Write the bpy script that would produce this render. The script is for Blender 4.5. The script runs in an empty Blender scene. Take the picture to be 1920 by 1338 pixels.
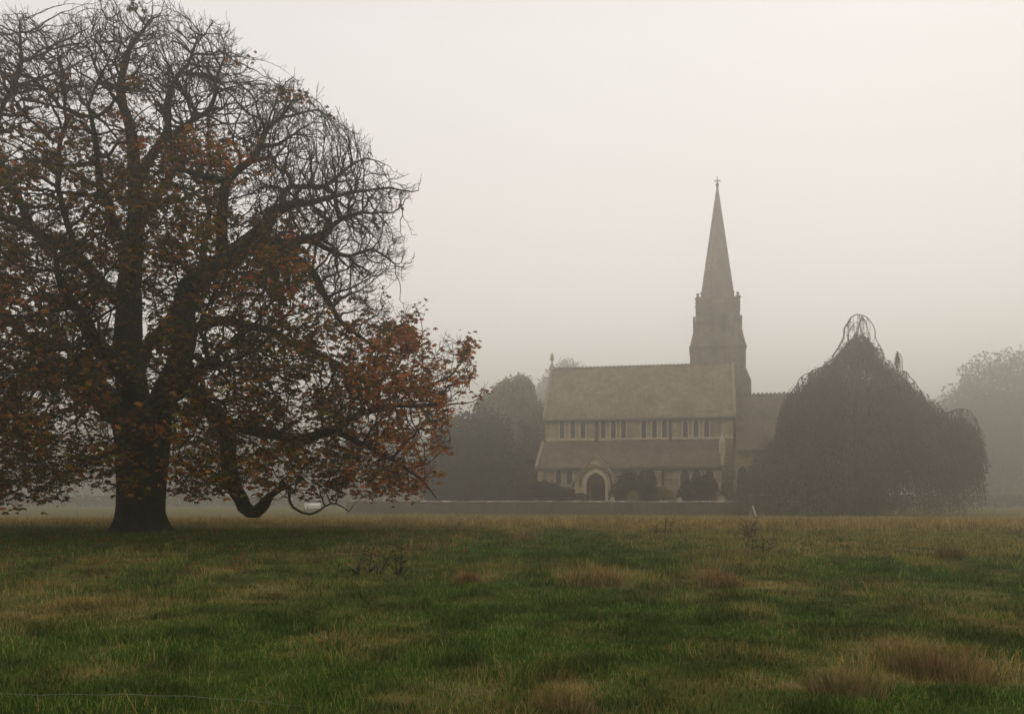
import bpy, math, random
import numpy as np
from mathutils import Vector, Matrix, kdtree, noise as mnoise

random.seed(7)
rng = np.random.default_rng(11)
sc = bpy.context.scene
COL = sc.collection
F = 1663.0; CX = 960.0; HY = 933.0; EYE = 1.6      # measured from the photograph: focal length in its pixels, horizon row, eye height

def G(px, D): return ((px-CX)/F*D*KF, D*KF, GF)
def W(px, py, D):
    return Vector(((px-CX)/F*D, D, EYE+(HY-py)/F*D))
GF = -.35            # level of the far field and churchyard, below the photographer's feet
KF = 1.185           # size of the far buildings and trees, in units of the first survey
def smooth1(a, b, x):
    t = min(1, max(0, (x-a)/(b-a))); return t*t*(3-2*t)
def rise(y):         # the near field swells gently up to the big tree, then falls away to the church
    return .41*smooth1(7, 31, y)+(GF-.41)*smooth1(35, 92, y)
def gflat(py): return F*EYE/(py-HY)
def gdist(py):
    a, b = 3.0, 400.0
    for _ in range(60):
        m_ = (a+b)/2
        if EYE-rise(m_) > (py-HY)/F*m_: a = m_
        else: b = m_
    return a

# ------------------------------------------------------------------ helpers
def nvec(v): return Vector((mnoise.noise(v+Vector((31.7, 0, 0))), mnoise.noise(v+Vector((0, 47.3, 0))), mnoise.noise(v+Vector((0, 0, 59.1)))))
def link(o, parent=None):
    COL.objects.link(o)
    if parent is not None: o.parent = parent
    return o
def tag(o, label=None, cat=None, group=None, kind=None):
    if label: o['label'] = label
    if cat: o['category'] = cat
    if group: o['group'] = group
    if kind: o['kind'] = kind
    return o
def empty(name, loc=(0, 0, 0), rz=0.0):
    o = bpy.data.objects.new(name, None); o.location = loc; o.rotation_euler = (0, 0, rz)
    return link(o)

class MB:
    def __init__(s): s.v = []; s.f = []; s.m = []
    def add(s, vs, fs):
        b = len(s.v); s.v += [tuple(v) for v in vs]; s.f += [tuple(i+b for i in f) for f in fs]
    def box(s, x0, x1, y0, y1, z0, z1):
        s.add([(x0,y0,z0),(x1,y0,z0),(x1,y1,z0),(x0,y1,z0),(x0,y0,z1),(x1,y0,z1),(x1,y1,z1),(x0,y1,z1)],
              [(0,3,2,1),(4,5,6,7),(0,1,5,4),(1,2,6,5),(2,3,7,6),(3,0,4,7)])
    def hexa(s, bot, top):     # two quads -> solid
        s.add(list(bot)+list(top), [(0,3,2,1),(4,5,6,7),(0,1,5,4),(1,2,6,5),(2,3,7,6),(3,0,4,7)])
    def prism(s, poly, axis_pts0, axis_pts1):
        n = len(axis_pts0)
        s.add(list(axis_pts0)+list(axis_pts1), [tuple(range(n))[::-1], tuple(range(n, 2*n))] + [(i, (i+1) % n, (i+1) % n+n, i+n) for i in range(n)])
    def frustum(s, cx, cy, z0, z1, r0, r1, n, rot=0.0, sq=None):
        a = [(math.cos(rot+2*math.pi*i/n), math.sin(rot+2*math.pi*i/n)) for i in range(n)]
        vs = [(cx+r0*c, cy+r0*d, z0) for c, d in a]+[(cx+r1*c, cy+r1*d, z1) for c, d in a]
        s.add(vs, [tuple(range(n))[::-1], tuple(range(n, 2*n))] + [(i, (i+1) % n, (i+1) % n+n, i+n) for i in range(n)])
    def tube(s, pts, rads, sides):
        pts = [Vector(p) for p in pts]
        if len(pts) < 2: return
        t = (pts[1]-pts[0]).normalized()
        n = t.orthogonal().normalized()
        b0 = len(s.v)
        for i, p in enumerate(pts):
            if i == 0: d = pts[1]-pts[0]
            elif i == len(pts)-1: d = pts[-1]-pts[-2]
            else: d = pts[i+1]-pts[i-1]
            if d.length < 1e-9: d = t
            t = d.normalized(); n = n-t*n.dot(t)
            if n.length < 1e-6: n = t.orthogonal()
            n.normalize(); b = t.cross(n); r = rads[i]
            for k in range(sides):
                a = 2*math.pi*k/sides
                q = p+(n*math.cos(a)+b*math.sin(a))*r
                s.v.append((q.x, q.y, q.z))
        for i in range(len(pts)-1):
            for k in range(sides):
                k2 = (k+1) % sides
                s.f.append((b0+i*sides+k, b0+i*sides+k2, b0+(i+1)*sides+k2, b0+(i+1)*sides+k))
        s.f.append(tuple(b0+(len(pts)-1)*sides+k for k in range(sides)))
    def build(s, name, mat, parent=None, smooth=False):
        me = bpy.data.meshes.new(name); me.from_pydata(s.v, [], s.f); me.materials.append(mat)
        if smooth: me.polygons.foreach_set('use_smooth', [True]*len(me.polygons))
        me.update()
        return link(bpy.data.objects.new(name, me), parent)

def fast_mesh(name, verts, faces_n, mat, parent=None, attr=None, smooth=False):
    """verts (N,3); faces_n list of (index array (M,k)); attr dict name->(N,) or (N,3)"""
    me = bpy.data.meshes.new(name)
    loops = np.concatenate([f.reshape(-1) for f in faces_n]).astype(np.int32)
    tot = np.concatenate([np.full(len(f), f.shape[1]) for f in faces_n]).astype(np.int32)
    start = np.concatenate([[0], np.cumsum(tot)[:-1]]).astype(np.int32)
    me.vertices.add(len(verts)); me.vertices.foreach_set('co', verts.astype(np.float32).reshape(-1))
    me.loops.add(len(loops)); me.loops.foreach_set('vertex_index', loops)
    me.polygons.add(len(tot)); me.polygons.foreach_set('loop_start', start)
    me.update(calc_edges=True)
    if smooth: me.polygons.foreach_set('use_smooth', np.ones(len(tot), bool))
    for k, a in (attr or {}).items():
        if a.ndim == 1:
            at = me.attributes.new(k, 'FLOAT', 'POINT'); at.data.foreach_set('value', a.astype(np.float32))
        else:
            at = me.color_attributes.new(k, 'FLOAT_COLOR', 'POINT')
            c = np.ones((len(a), 4), np.float32); c[:, :3] = a; at.data.foreach_set('color', c.reshape(-1))
    me.materials.append(mat); me.validate()
    return link(bpy.data.objects.new(name, me), parent)

# value noise in numpy
def _hash(ix, iy, seed):
    h = (ix.astype(np.int64)*374761393+iy.astype(np.int64)*668265263+seed*1442695) & 0xffffffff
    h = ((h ^ (h >> 13))*1274126177) & 0xffffffff
    return ((h ^ (h >> 16)) & 0xffffff)/float(0xffffff)
def vn(x, y, seed=0):
    ix = np.floor(x); iy = np.floor(y); fx = x-ix; fy = y-iy
    fx = fx*fx*(3-2*fx); fy = fy*fy*(3-2*fy)
    a = _hash(ix, iy, seed); b = _hash(ix+1, iy, seed); c = _hash(ix, iy+1, seed); d = _hash(ix+1, iy+1, seed)
    return (a*(1-fx)+b*fx)*(1-fy)+(c*(1-fx)+d*fx)*fy
def fbm(x, y, seed=0, o=4):
    t = 0; a = .5; s = 0
    for k in range(o):
        t = t+a*vn(x*2**k+17.3*k, y*2**k-9.1*k, seed+k); s += a; a *= .5
    return t/s
def sst(e0, e1, x):
    t = np.clip((x-e0)/(e1-e0), 0, 1); return t*t*(3-2*t)

# ------------------------------------------------------------------ materials
def mat(name):
    m = bpy.data.materials.new(name); m.use_nodes = True
    nt = m.node_tree; nt.nodes.clear()
    out = nt.nodes.new('ShaderNodeOutputMaterial')
    return m, nt, out
def N(nt, t, **k):
    n = nt.nodes.new(t)
    for a, b in k.items():
        if a in n.inputs: n.inputs[a].default_value = b
        else: setattr(n, a, b)
    return n
def ramp(nt, src, stops):
    r = nt.nodes.new('ShaderNodeValToRGB'); e = r.color_ramp.elements
    while len(e) > 1: e.remove(e[-1])
    e[0].position = stops[0][0]; e[0].color = (*stops[0][1], 1)
    for p, c in stops[1:]:
        q = e.new(p); q.color = (*c, 1)
    nt.links.new(src, r.inputs[0]); return r.outputs[0]
def noise_col(nt, scale, detail, stops, coord='Object', rough=.6):
    tc = N(nt, 'ShaderNodeTexCoord'); n = N(nt, 'ShaderNodeTexNoise', Scale=scale, Detail=detail, Roughness=rough)
    nt.links.new(tc.outputs[coord], n.inputs['Vector'])
    return ramp(nt, n.outputs['Fac'], stops), n
def simple(name, stops, scale=2.0, detail=6, rough=.85, bump=.3, bdist=.03, bscale=None):
    m, nt, out = mat(name)
    c, n = noise_col(nt, scale, detail, stops)
    p = N(nt, 'ShaderNodeBsdfPrincipled', Roughness=rough); nt.links.new(c, p.inputs['Base Color'])
    p.inputs['Specular IOR Level'].default_value = .25
    if bump:
        tc = N(nt, 'ShaderNodeTexCoord'); n2 = N(nt, 'ShaderNodeTexNoise', Scale=bscale or scale*4, Detail=6.0)
        nt.links.new(tc.outputs['Object'], n2.inputs['Vector'])
        b = N(nt, 'ShaderNodeBump', Strength=bump, Distance=bdist); nt.links.new(n2.outputs['Fac'], b.inputs['Height'])
        nt.links.new(b.outputs[0], p.inputs['Normal'])
    nt.links.new(p.outputs[0], out.inputs[0]); return m

def leafmat(name, attr=None, stops=None, scale=1.0, transl=.35):
    m, nt, out = mat(name)
    if attr:
        a = N(nt, 'ShaderNodeAttribute', attribute_name=attr); c = a.outputs['Color']
    else:
        c, _ = noise_col(nt, scale, 5, stops)
    d = N(nt, 'ShaderNodeBsdfDiffuse'); t = N(nt, 'ShaderNodeBsdfTranslucent'); mx = N(nt, 'ShaderNodeMixShader', Fac=transl)
    nt.links.new(c, d.inputs[0]); nt.links.new(c, t.inputs[0])
    nt.links.new(d.outputs[0], mx.inputs[1]); nt.links.new(t.outputs[0], mx.inputs[2]); nt.links.new(mx.outputs[0], out.inputs[0])
    return m

def stone_mat(name, c1, c2, c3, bw=.55, bh=.28, stain=.5):
    m, nt, out = mat(name)
    tc = N(nt, 'ShaderNodeTexCoord')
    # course direction: horizontal coordinate picks x or y by facing
    geo = N(nt, 'ShaderNodeNewGeometry')
    sep = N(nt, 'ShaderNodeSeparateXYZ'); nt.links.new(tc.outputs['Object'], sep.inputs[0])
    add = N(nt, 'ShaderNodeMath', operation='ADD'); nt.links.new(sep.outputs[0], add.inputs[0]); nt.links.new(sep.outputs[1], add.inputs[1])
    comb = N(nt, 'ShaderNodeCombineXYZ'); nt.links.new(add.outputs[0], comb.inputs[0]); nt.links.new(sep.outputs[2], comb.inputs[1])
    br = N(nt, 'ShaderNodeTexBrick', Scale=1.0)
    br.inputs['Color1'].default_value = (*c1, 1); br.inputs['Color2'].default_value = (*c2, 1); br.inputs['Mortar'].default_value = (*c3, 1)
    br.inputs['Mortar Size'].default_value = .018; br.inputs['Brick Width'].default_value = bw; br.inputs['Row Height'].default_value = bh
    nt.links.new(comb.outputs[0], br.inputs['Vector'])
    n = N(nt, 'ShaderNodeTexNoise', Scale=.5, Detail=8.0, Roughness=.65); nt.links.new(tc.outputs['Object'], n.inputs['Vector'])
    mp = N(nt, 'ShaderNodeMapping'); mp.inputs['Scale'].default_value = (2.2, 2.2, .35); nt.links.new(tc.outputs['Object'], mp.inputs[0])
    nb = N(nt, 'ShaderNodeTexNoise', Scale=.8, Detail=7.0, Roughness=.6); nt.links.new(mp.outputs[0], nb.inputs['Vector'])
    av = N(nt, 'ShaderNodeMath', operation='ADD'); nt.links.new(n.outputs['Fac'], av.inputs[0]); nt.links.new(nb.outputs['Fac'], av.inputs[1])
    hf = N(nt, 'ShaderNodeMath', operation='MULTIPLY'); hf.inputs[1].default_value = .5; nt.links.new(av.outputs[0], hf.inputs[0])
    r = ramp(nt, hf.outputs[0], [(.36, (.42, .40, .37)), (.48, (.8, .78, .75)), (.62, (1.25, 1.2, 1.1))])
    mx = N(nt, 'ShaderNodeMix', data_type='RGBA', blend_type='MULTIPLY'); mx.inputs[0].default_value = stain
    nt.links.new(br.outputs['Color'], mx.inputs[6]); nt.links.new(r, mx.inputs[7])
    p = N(nt, 'ShaderNodeBsdfPrincipled', Roughness=.9); p.inputs['Specular IOR Level'].default_value = .2
    nt.links.new(mx.outputs[2], p.inputs['Base Color'])
    b = N(nt, 'ShaderNodeBump', Strength=.6, Distance=.03); nt.links.new(br.outputs['Fac'], b.inputs['Height']); b.invert = True
    nt.links.new(b.outputs[0], p.inputs['Normal'])
    nt.links.new(p.outputs[0], out.inputs[0]); return m

M_stone = stone_mat('sandstone', (.46, .385, .26), (.35, .29, .20), (.2, .165, .115), stain=.9)
M_tower = stone_mat('tower_stone', (.27, .235, .175), (.21, .18, .135), (.13, .11, .085), .7, .36, .9)
M_porch = stone_mat('porch_stone', (.58, .50, .37), (.46, .39, .285), (.3, .25, .18), .55, .3, .7)
M_trim = simple('dressed_stone', [(.3, (.40, .345, .255)), (.7, (.58, .50, .38))], 1.5)
M_cop = simple('weathered_coping', [(.3, (.2, .17, .125)), (.7, (.33, .28, .205))], 1.5)
M_roof = stone_mat('roof_slate', (.31, .265, .19), (.23, .195, .14), (.15, .125, .09), .4, .26, .9)
M_aisle = stone_mat('aisle_slate', (.19, .15, .115), (.15, .12, .09), (.1, .08, .06), .4, .26, .9)
M_lead = simple('lead_gutter', [(.3, (.05, .048, .042)), (.7, (.08, .075, .065))], 3, bump=0)
M_glass = None
m, nt, out = mat('leaded_glass')
p = N(nt, 'ShaderNodeBsdfPrincipled', Roughness=.25); p.inputs['Base Color'].default_value = (.03, .028, .024, 1)
tc = N(nt, 'ShaderNodeTexCoord'); v = N(nt, 'ShaderNodeTexVoronoi', Scale=9.0); nt.links.new(tc.outputs['Object'], v.inputs['Vector'])
b = N(nt, 'ShaderNodeBump', Strength=.3, Distance=.01); nt.links.new(v.outputs[0], b.inputs['Height']); nt.links.new(b.outputs[0], p.inputs['Normal'])
nt.links.new(p.outputs[0], out.inputs[0]); M_glass = m
M_door = simple('oak_door', [(.3, (.04, .03, .02)), (.7, (.07, .05, .035))], 4)
M_wall = stone_mat('drystone', (.17, .145, .11), (.12, .10, .08), (.05, .045, .035), .42, .2, .8)
M_cope = simple('coping_stone', [(.38, (.13, .115, .09)), (.5, (.26, .235, .19)), (.66, (.62, .58, .51))], .8)
M_bark = simple('bark', [(.3, (.012, .008, .0045)), (.5, (.024, .016, .009)), (.75, (.048, .034, .02))], 3.5, 8, .95, .9, .09, 9)
M_twig = simple('twig_bark', [(.3, (.02, .013, .007)), (.7, (.036, .024, .014))], 1.0, bump=0)
M_leaf = leafmat('autumn_leaf', attr='tint', transl=.4)
M_white = simple('white_paint', [(.3, (.72, .71, .68)), (.7, (.82, .81, .78))], 3, rough=.5, bump=0)
M_wood = simple('weathered_wood', [(.3, (.2, .18, .14)), (.7, (.34, .31, .26))], 6)
M_wood_pale = simple('pale_wood', [(.3, (.7, .67, .6)), (.7, (.82, .8, .74))], 6)
M_rubber = simple('rubber', [(.3, (.015, .015, .015)), (.7, (.03, .03, .03))], 6, bump=0)
M_carglass = simple('car_glass', [(.3, (.02, .022, .024)), (.7, (.03, .032, .034))], 2, rough=.1, bump=0)
M_wire = simple('galvanised_wire', [(.3, (.16, .16, .14)), (.7, (.28, .28, .25))], 6, rough=.4, bump=0)

# ------------------------------------------------------------------ ground and grass
def elev(x, y):
    d = np.sqrt(x*x+y*y)
    h = .18*(fbm(x/14, y/14, 3, 3)-.5)+.07*(fbm(x/2.2, y/2.2, 9, 3)-.5)
    return h*sst(3, 12, d)*(1-.8*sst(36, 60, y))+.41*sst(7, 31, y)+(GF-.41)*sst(35, 92, y)
# straw patches taken off the photograph: px, py of the middle, half width in px, half depth in metres, strength
PATCH = [(1120,1082,80,1.6,1.1),(1345,1087,60,1.6,1.2),(1250,1098,90,1.2,.6),(1780,1030,60,4,.8),(1760,1055,40,2,.8),(1700,1215,120,.9,1.0),(1830,1235,90,.8,.9),
         (1640,1265,140,.5,1.0),(1430,1230,90,.6,.6),(1420,1290,140,.35,.8),(1060,1315,55,.35,1.1),(690,1210,100,.8,.6),(620,1235,90,.6,.5),(880,1085,28,.8,1.0),
         (120,1150,170,1.8,.9),(250,1050,90,5,.5),(60,1110,70,2,.8),(520,1108,120,1.5,.7),(400,1075,60,2,.7),(190,1260,110,.5,.6),(980,1003,26,5,.9),(850,1012,40,5,.5),
         (1450,1100,120,1.0,.8),(1380,1050,80,3,.7),(1190,1010,60,5,.6),(1450,1150,50,.8,.7),(1900,1170,50,1.2,.8),(1500,1240,60,.5,.5),(900,1300,60,.3,.5)]
PW = [((px-CX)/F*gdist(py), gdist(py), hw/F*gdist(py), hd*gdist(py)/gflat(py), st) for px, py, hw, hd, st in PATCH]
def straw(x, y):
    xx = x+1.2*(fbm(x/1.3, y/1.3, 61, 3)-.5); yy = y+1.6*(fbm(x/1.1, y/1.1, 62, 3)-.5)
    n = fbm(x/3.2, y/4.5, 21, 4)
    s = .30*sst(.53, .70, n)
    n2 = fbm(x/.9, y/1.0, 33, 3); s = s+.17*sst(.52, .75, n2)
    for cx, cy, rx, ry, st in PW:
        e = ((xx-cx)/rx)**2+((yy-cy)/ry)**2
        s = np.maximum(s, st*np.exp(-e*.9)*(.75+.5*n2))
    # drier, paler field beyond about fifty metres; on the right it comes closer
    px = x/np.maximum(y, 1)*F
    near = 31.8-sst(60, 520, px)*12+2.4*(n-.5)
    s = np.maximum(s, sst(near-1.5, near+2, y)*(.6+.55*(n2-.5)+.4*sst(31, 34, y)))
    s = s*(1-.55*sst(72, 80, y))
    return np.clip(s, 0, 1)

ys = np.concatenate([np.linspace(-12, 4, 9), np.geomspace(4.6, 110, 300), np.geomspace(114, 1150, 30)])
xs_t = np.linspace(-1, 1, 281)
XX = []; YY = []
for y in ys:
    half = max(14, abs(y)*.95+8) if y < 112 else None
    if half is None: half = max(114, y*1.0)
    XX.append(xs_t*half); YY.append(np.full_like(xs_t, y))
XX = np.array(XX); YY = np.array(YY)
GX, GY = XX.ravel(), YY.ravel(); GZ = elev(GX, GY)
gs = straw(GX, GY)
nr, nc = XX.shape
i, j = np.meshgrid(np.arange(nr-1), np.arange(nc-1), indexing='ij')
q = (i*nc+j).ravel(); gf = np.stack([q, q+1, q+nc+1, q+nc], 1)
m, nt, out = mat('meadow_soil_and_turf')
at = N(nt, 'ShaderNodeAttribute', attribute_name='straw')
gcol, _ = noise_col(nt, 1.6, 9, [(.3, (.022, .034, .008)), (.5, (.035, .056, .012)), (.7, (.06, .075, .02))], rough=.7)
tcol, _ = noise_col(nt, .9, 9, [(.3, (.12, .09, .033)), (.5, (.22, .17, .068)), (.7, (.33, .26, .11))], rough=.7)
mx = N(nt, 'ShaderNodeMix', data_type='RGBA'); nt.links.new(at.outputs['Fac'], mx.inputs[0]); nt.links.new(gcol, mx.inputs[6]); nt.links.new(tcol, mx.inputs[7])
p = N(nt, 'ShaderNodeBsdfPrincipled', Roughness=1.0); p.inputs['Specular IOR Level'].default_value = 0
nt.links.new(mx.outputs[2], p.inputs['Base Color'])
tc = N(nt, 'ShaderNodeTexCoord'); n2 = N(nt, 'ShaderNodeTexNoise', Scale=5.0, Detail=8.0); nt.links.new(tc.outputs['Object'], n2.inputs['Vector'])
b = N(nt, 'ShaderNodeBump', Strength=1.0, Distance=.12); nt.links.new(n2.outputs['Fac'], b.inputs['Height']); nt.links.new(b.outputs[0], p.inputs['Normal'])
nt.links.new(p.outputs[0], out.inputs[0]); M_ground = m
g = fast_mesh('ground', np.stack([GX, GY, GZ], 1), [gf], M_ground, attr={'straw': gs}, smooth=True)
tag(g, 'meadow ground running level to the foggy horizon', kind='structure')

def blade_mesh(name, P, H, Wd, az, lean, C, matl, parent=None):
    """P (n,3) roots; H heights; Wd widths; az facing; lean (n,2) tip offset; C (n,3) colours"""
    n = len(P)
    side = np.stack([np.cos(az), np.sin(az), np.zeros(n)], 1)*Wd[:, None]*.5
    mid = P.copy(); mid[:, 0] += lean[:, 0]*.3; mid[:, 1] += lean[:, 1]*.3; mid[:, 2] += H*.6
    L = np.hypot(lean[:, 0], lean[:, 1])
    tip = P.copy(); tip[:, 0] += lean[:, 0]; tip[:, 1] += lean[:, 1]; tip[:, 2] += np.sqrt(np.maximum(H*H-L*L*.8, (.25*H)**2))
    V = np.stack([P-side, P+side, mid+side*.75, mid-side*.75, tip], 1).reshape(-1, 3)
    b = np.arange(n)*5
    f4 = np.stack([b, b+1, b+2, b+3], 1); f3 = np.stack([b+3, b+2, b+4], 1)
    return fast_mesh(name, V, [f4, f3], matl, parent, attr={'tint': np.repeat(C, 5, 0)})
def grass_cols(n, s, fy):
    """s = straw probability"""
    k = rng.random(n)
    g0 = np.array([.022, .056, .008]); g1 = np.array([.17, .22, .05]); t0 = np.array([.10, .065, .023]); t1 = np.array([.33, .255, .095])
    a = rng.random((n, 1))**2.4
    gr = g0+(g1-g0)*a; st = (t0+(t1-t0)*rng.random((n, 1)))*(1+.35*np.clip(fy-31, 0, 6)/6)[:, None]
    is_s = (k < s)[:, None]
    return np.where(is_s, st, gr), is_s[:, 0]
M_grass = leafmat('grass_blade', attr='tint', transl=.3)
Ps = []; Hs = []; Ws = []; As = []; Ls = []; Cs = []
for d0, d1, dens, hh, ww in ((4.2, 9, 2300, .085, .0056), (9, 14, 1500, .09, .0075), (14, 22, 640, .10, .009), (22, 34, 260, .11, .015), (34, 55, 90, .12, .026), (55, 105, 26, .11, .045)):
    ang = 1.05 if d1 < 10 else .95 if d1 < 23 else .78; area = ang*(d1*d1-d0*d0); n = int(area*dens)
    r = np.sqrt(rng.random(n)*(d1*d1-d0*d0)+d0*d0); th = (rng.random(n)*2-1)*ang
    x = r*np.sin(th); y = r*np.cos(th)
    # clumping
    c = fbm(x/.35, y/.35, 71, 2); keep = rng.random(n) < .35+1.1*sst(.35, .65, c)
    x, y, r = x[keep], y[keep], r[keep]; n = len(x)
    s = straw(x, y); cl = fbm(x/.6, y/.6, 81, 3); big = fbm(x/2.5, y/2.5, 91, 2)
    C, iss = grass_cols(n, s*(.60+.25*sst(31, 34, y))+.03, y)
    C = C*(.62+.45*fbm(x/4, y/4, 95, 3)+.75*sst(.3, .7, fbm(x/.45, y/.6, 97, 2)))[:, None]
    # the far half of the field is a duller, more olive turf
    far = sst(16, 36, y)[:, None]; C = C*(1-far*.2)+far*.2*np.array([.15, .135, .05])
    H = .68*hh*(.45+1.2*sst(.35, .7, cl)+.45*big)*(.6+.8*rng.random(n))
    H = np.where(iss, H*(1.25+.9*s), H)
    tall = rng.random(n) < .006; H = np.where(tall, H*2.2, H)
    L = (H*(.25+.75*rng.random(n)))[:, None]*np.stack([np.cos(a_ := rng.random(n)*6.283), np.sin(a_)], 1)
    Ps.append(np.stack([x, y, elev(x, y)-.005], 1)); Hs.append(H); Ws.append(np.full(n, ww)*(.7+.7*rng.random(n))*np.where(iss, .8, 1)); As.append(rng.random(n)*3.1416); Ls.append(L); Cs.append(C)
gr = blade_mesh('grass', np.concatenate(Ps), np.concatenate(Hs), np.concatenate(Ws), np.concatenate(As), np.concatenate(Ls), np.concatenate(Cs), M_grass)
tag(gr, 'rough green and straw-coloured meadow grass', kind='stuff')

def tussock(name, px, py, wpx, h, label, n=1600, hue=(.30, .19, .085), lean=(0, 0), depth=None):
    h *= gdist(py)/gflat(py); n = int(n*.7); D = gdist(py); cx = (px-CX)/F*D; r = wpx/F*D*.5; dy = depth or r*.7
    m_ = max(4, int(6+r*3)); ca = rng.random(m_)*6.283; cq = rng.random(m_)**.6*.8; ccx = cq*r*np.cos(ca); ccy = cq*dy*np.sin(ca); ch_ = .55+.6*rng.random(m_)
    w_ = rng.integers(0, m_, n); t = rng.random(n)*6.283; q = rng.random(n)**.7; rr = min(r, dy)*.5+.05
    ox = q*rr*np.cos(t); oy = q*rr*np.sin(t); x = ccx[w_]+ox; y = ccy[w_]+oy
    wx, wy = cx+x, D+y
    P = np.stack([x, y, elev(wx, wy)-float(elev(np.array([cx]), np.array([D]))[0])-.005], 1)
    H = h*ch_[w_]*(.35+.85*rng.random(n))*(1.1-.5*q)
    L = np.stack([ox/rr*.6, oy/rr*.5], 1)*H[:, None]+rng.normal(0, .3, (n, 2))*H[:, None]+(np.array(lean)+rng.normal(0, .15, (m_, 2))[w_])*H[:, None]
    C = np.array(hue)*(.5+1.0*rng.random((n, 1))); C = np.where(rng.random((n, 1)) < .3, np.array([.11, .12, .035])*(.6+.8*rng.random((n, 1))), C)
    o = blade_mesh(name, P, H, np.full(n, .0009*D*.55+.002), rng.random(n)*3.14, L, C, M_grass)
    o.location = (cx, D, float(elev(np.array([cx]), np.array([D]))[0]))
    return tag(o, label, 'grass tussock')
tussock('grass_tussock', 882, 1096, 44, .42, 'small russet grass tussock bent over to one side in mid field', 1100, (.33, .2, .085), (-.35, 0))
tussock('grass_tussock', 1122, 1098, 130, .38, 'wide low mound of straw-coloured grass below the church porch', 2600, (.33, .23, .10))
tussock('grass_tussock', 1345, 1102, 84, .40, 'rounded reddish straw tussock right of the wide low mound', 2200, (.34, .225, .105))
tussock('grass_tussock', 1770, 1046, 80, .55, 'pale dry tussock in the meadow below the weeping tree', 1500, (.27, .2, .09))
tussock('grass_tussock', 978, 1014, 44, .45, 'small pale tussock far out in the field left of the church', 800, (.33, .22, .12))
tussock('grass_tussock', 1760, 1262, 170, .34, 'large straw tussock nearest the right corner of the meadow', 3200, (.27, .18, .08), depth=.5)
tussock('grass_tussock', 1590, 1292, 150, .28, 'ragged straw tussock left of the largest one in the near grass', 2600, (.25, .18, .08), depth=.4)
tussock('grass_tussock', 1058, 1336, 90, .25, 'upright straw tussock at the near edge of the grass', 1500, (.28, .2, .085), depth=.3)

# dead weed stalks
M_weed = simple('weed_leaf', [(.3, (.014, .015, .007)), (.7, (.025, .022, .011))], 5, bump=0)
def stalks(name, px, py, defs, label):
    D = gdist(py); cx = (px-CX)/F*D; z = float(elev(np.array([cx]), np.array([D]))[0])
    e = empty(name, (cx, D, z)); tag(e, label, 'weed')
    kk_ = D/gflat(py)
    for dx, h, lx in defs:
        dx, h, lx = dx*kk_, h*kk_, lx*kk_
        mb = MB(); dy = random.uniform(-.3, .3)
        pts = [Vector((dx+lx*t, dy, h*t)) for t in (0, .3, .6, .85, 1)]
        pts[-1].z -= abs(lx)*.3; mb.tube(pts, [.012, .011, .009, .007, .004], 5)
        for k in range(9):
            t = random.uniform(.25, 1); b = Vector((dx+lx*t, dy, h*t)); a = random.uniform(0, 6.28); l = random.uniform(.06, .18)
            mb.tube([b, b+Vector((math.cos(a)*l, math.sin(a)*l, l*.5))], [.005, .011], 4)
        for k in range(5):     # withered leaves at the foot
            a = random.uniform(0, 6.28); b = pts[0]+Vector((random.gauss(0, .03), random.gauss(0, .03), 0)); l = random.uniform(.1, .24)
            d = Vector((math.cos(a), math.sin(a), .8)); s = Vector((-math.sin(a), math.cos(a), 0))*.03
            mb.add([b-s*.3, b+s*.3, b+d*l*.6+s, b+d*l, b+d*l*.6-s], [(0, 1, 2, 3, 4)])
        mb.build('stalk', M_weed, e)
stalks('weed_clump', 712, 1080, [(-.42, .35, .05), (-.25, .5, .08), (0, .5, .28), (.35, .5, -.05), (.45, .62, .02)], 'dark dead weed stalks standing in the green grass right of the big tree')
stalks('dock_plant', 1408, 1008, [(-.15, .75, -.12), (0, .6, .1), (.1, .85, .14), (-.05, .5, -.2)], 'dark branching dock plant standing alone in the field below the church')
stalks('thistle_plant', 1240, 1000, [(-.3, .45, .05), (.2, .7, .02), (.4, .5, -.05)], 'low dark thistle clump in the field below the aisle windows')
stalks('seedling_plant', 861, 992, [(0, .5, .03), (.1, .3, .08)], 'tiny dark seedling at the far edge of the green grass')
stalks('nettle_plant', 1425, 1034, [(0, .35, .05), (-.15, .3, -.05), (.1, .25, .1)], 'short dark nettle just below the branching dock plant')

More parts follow.
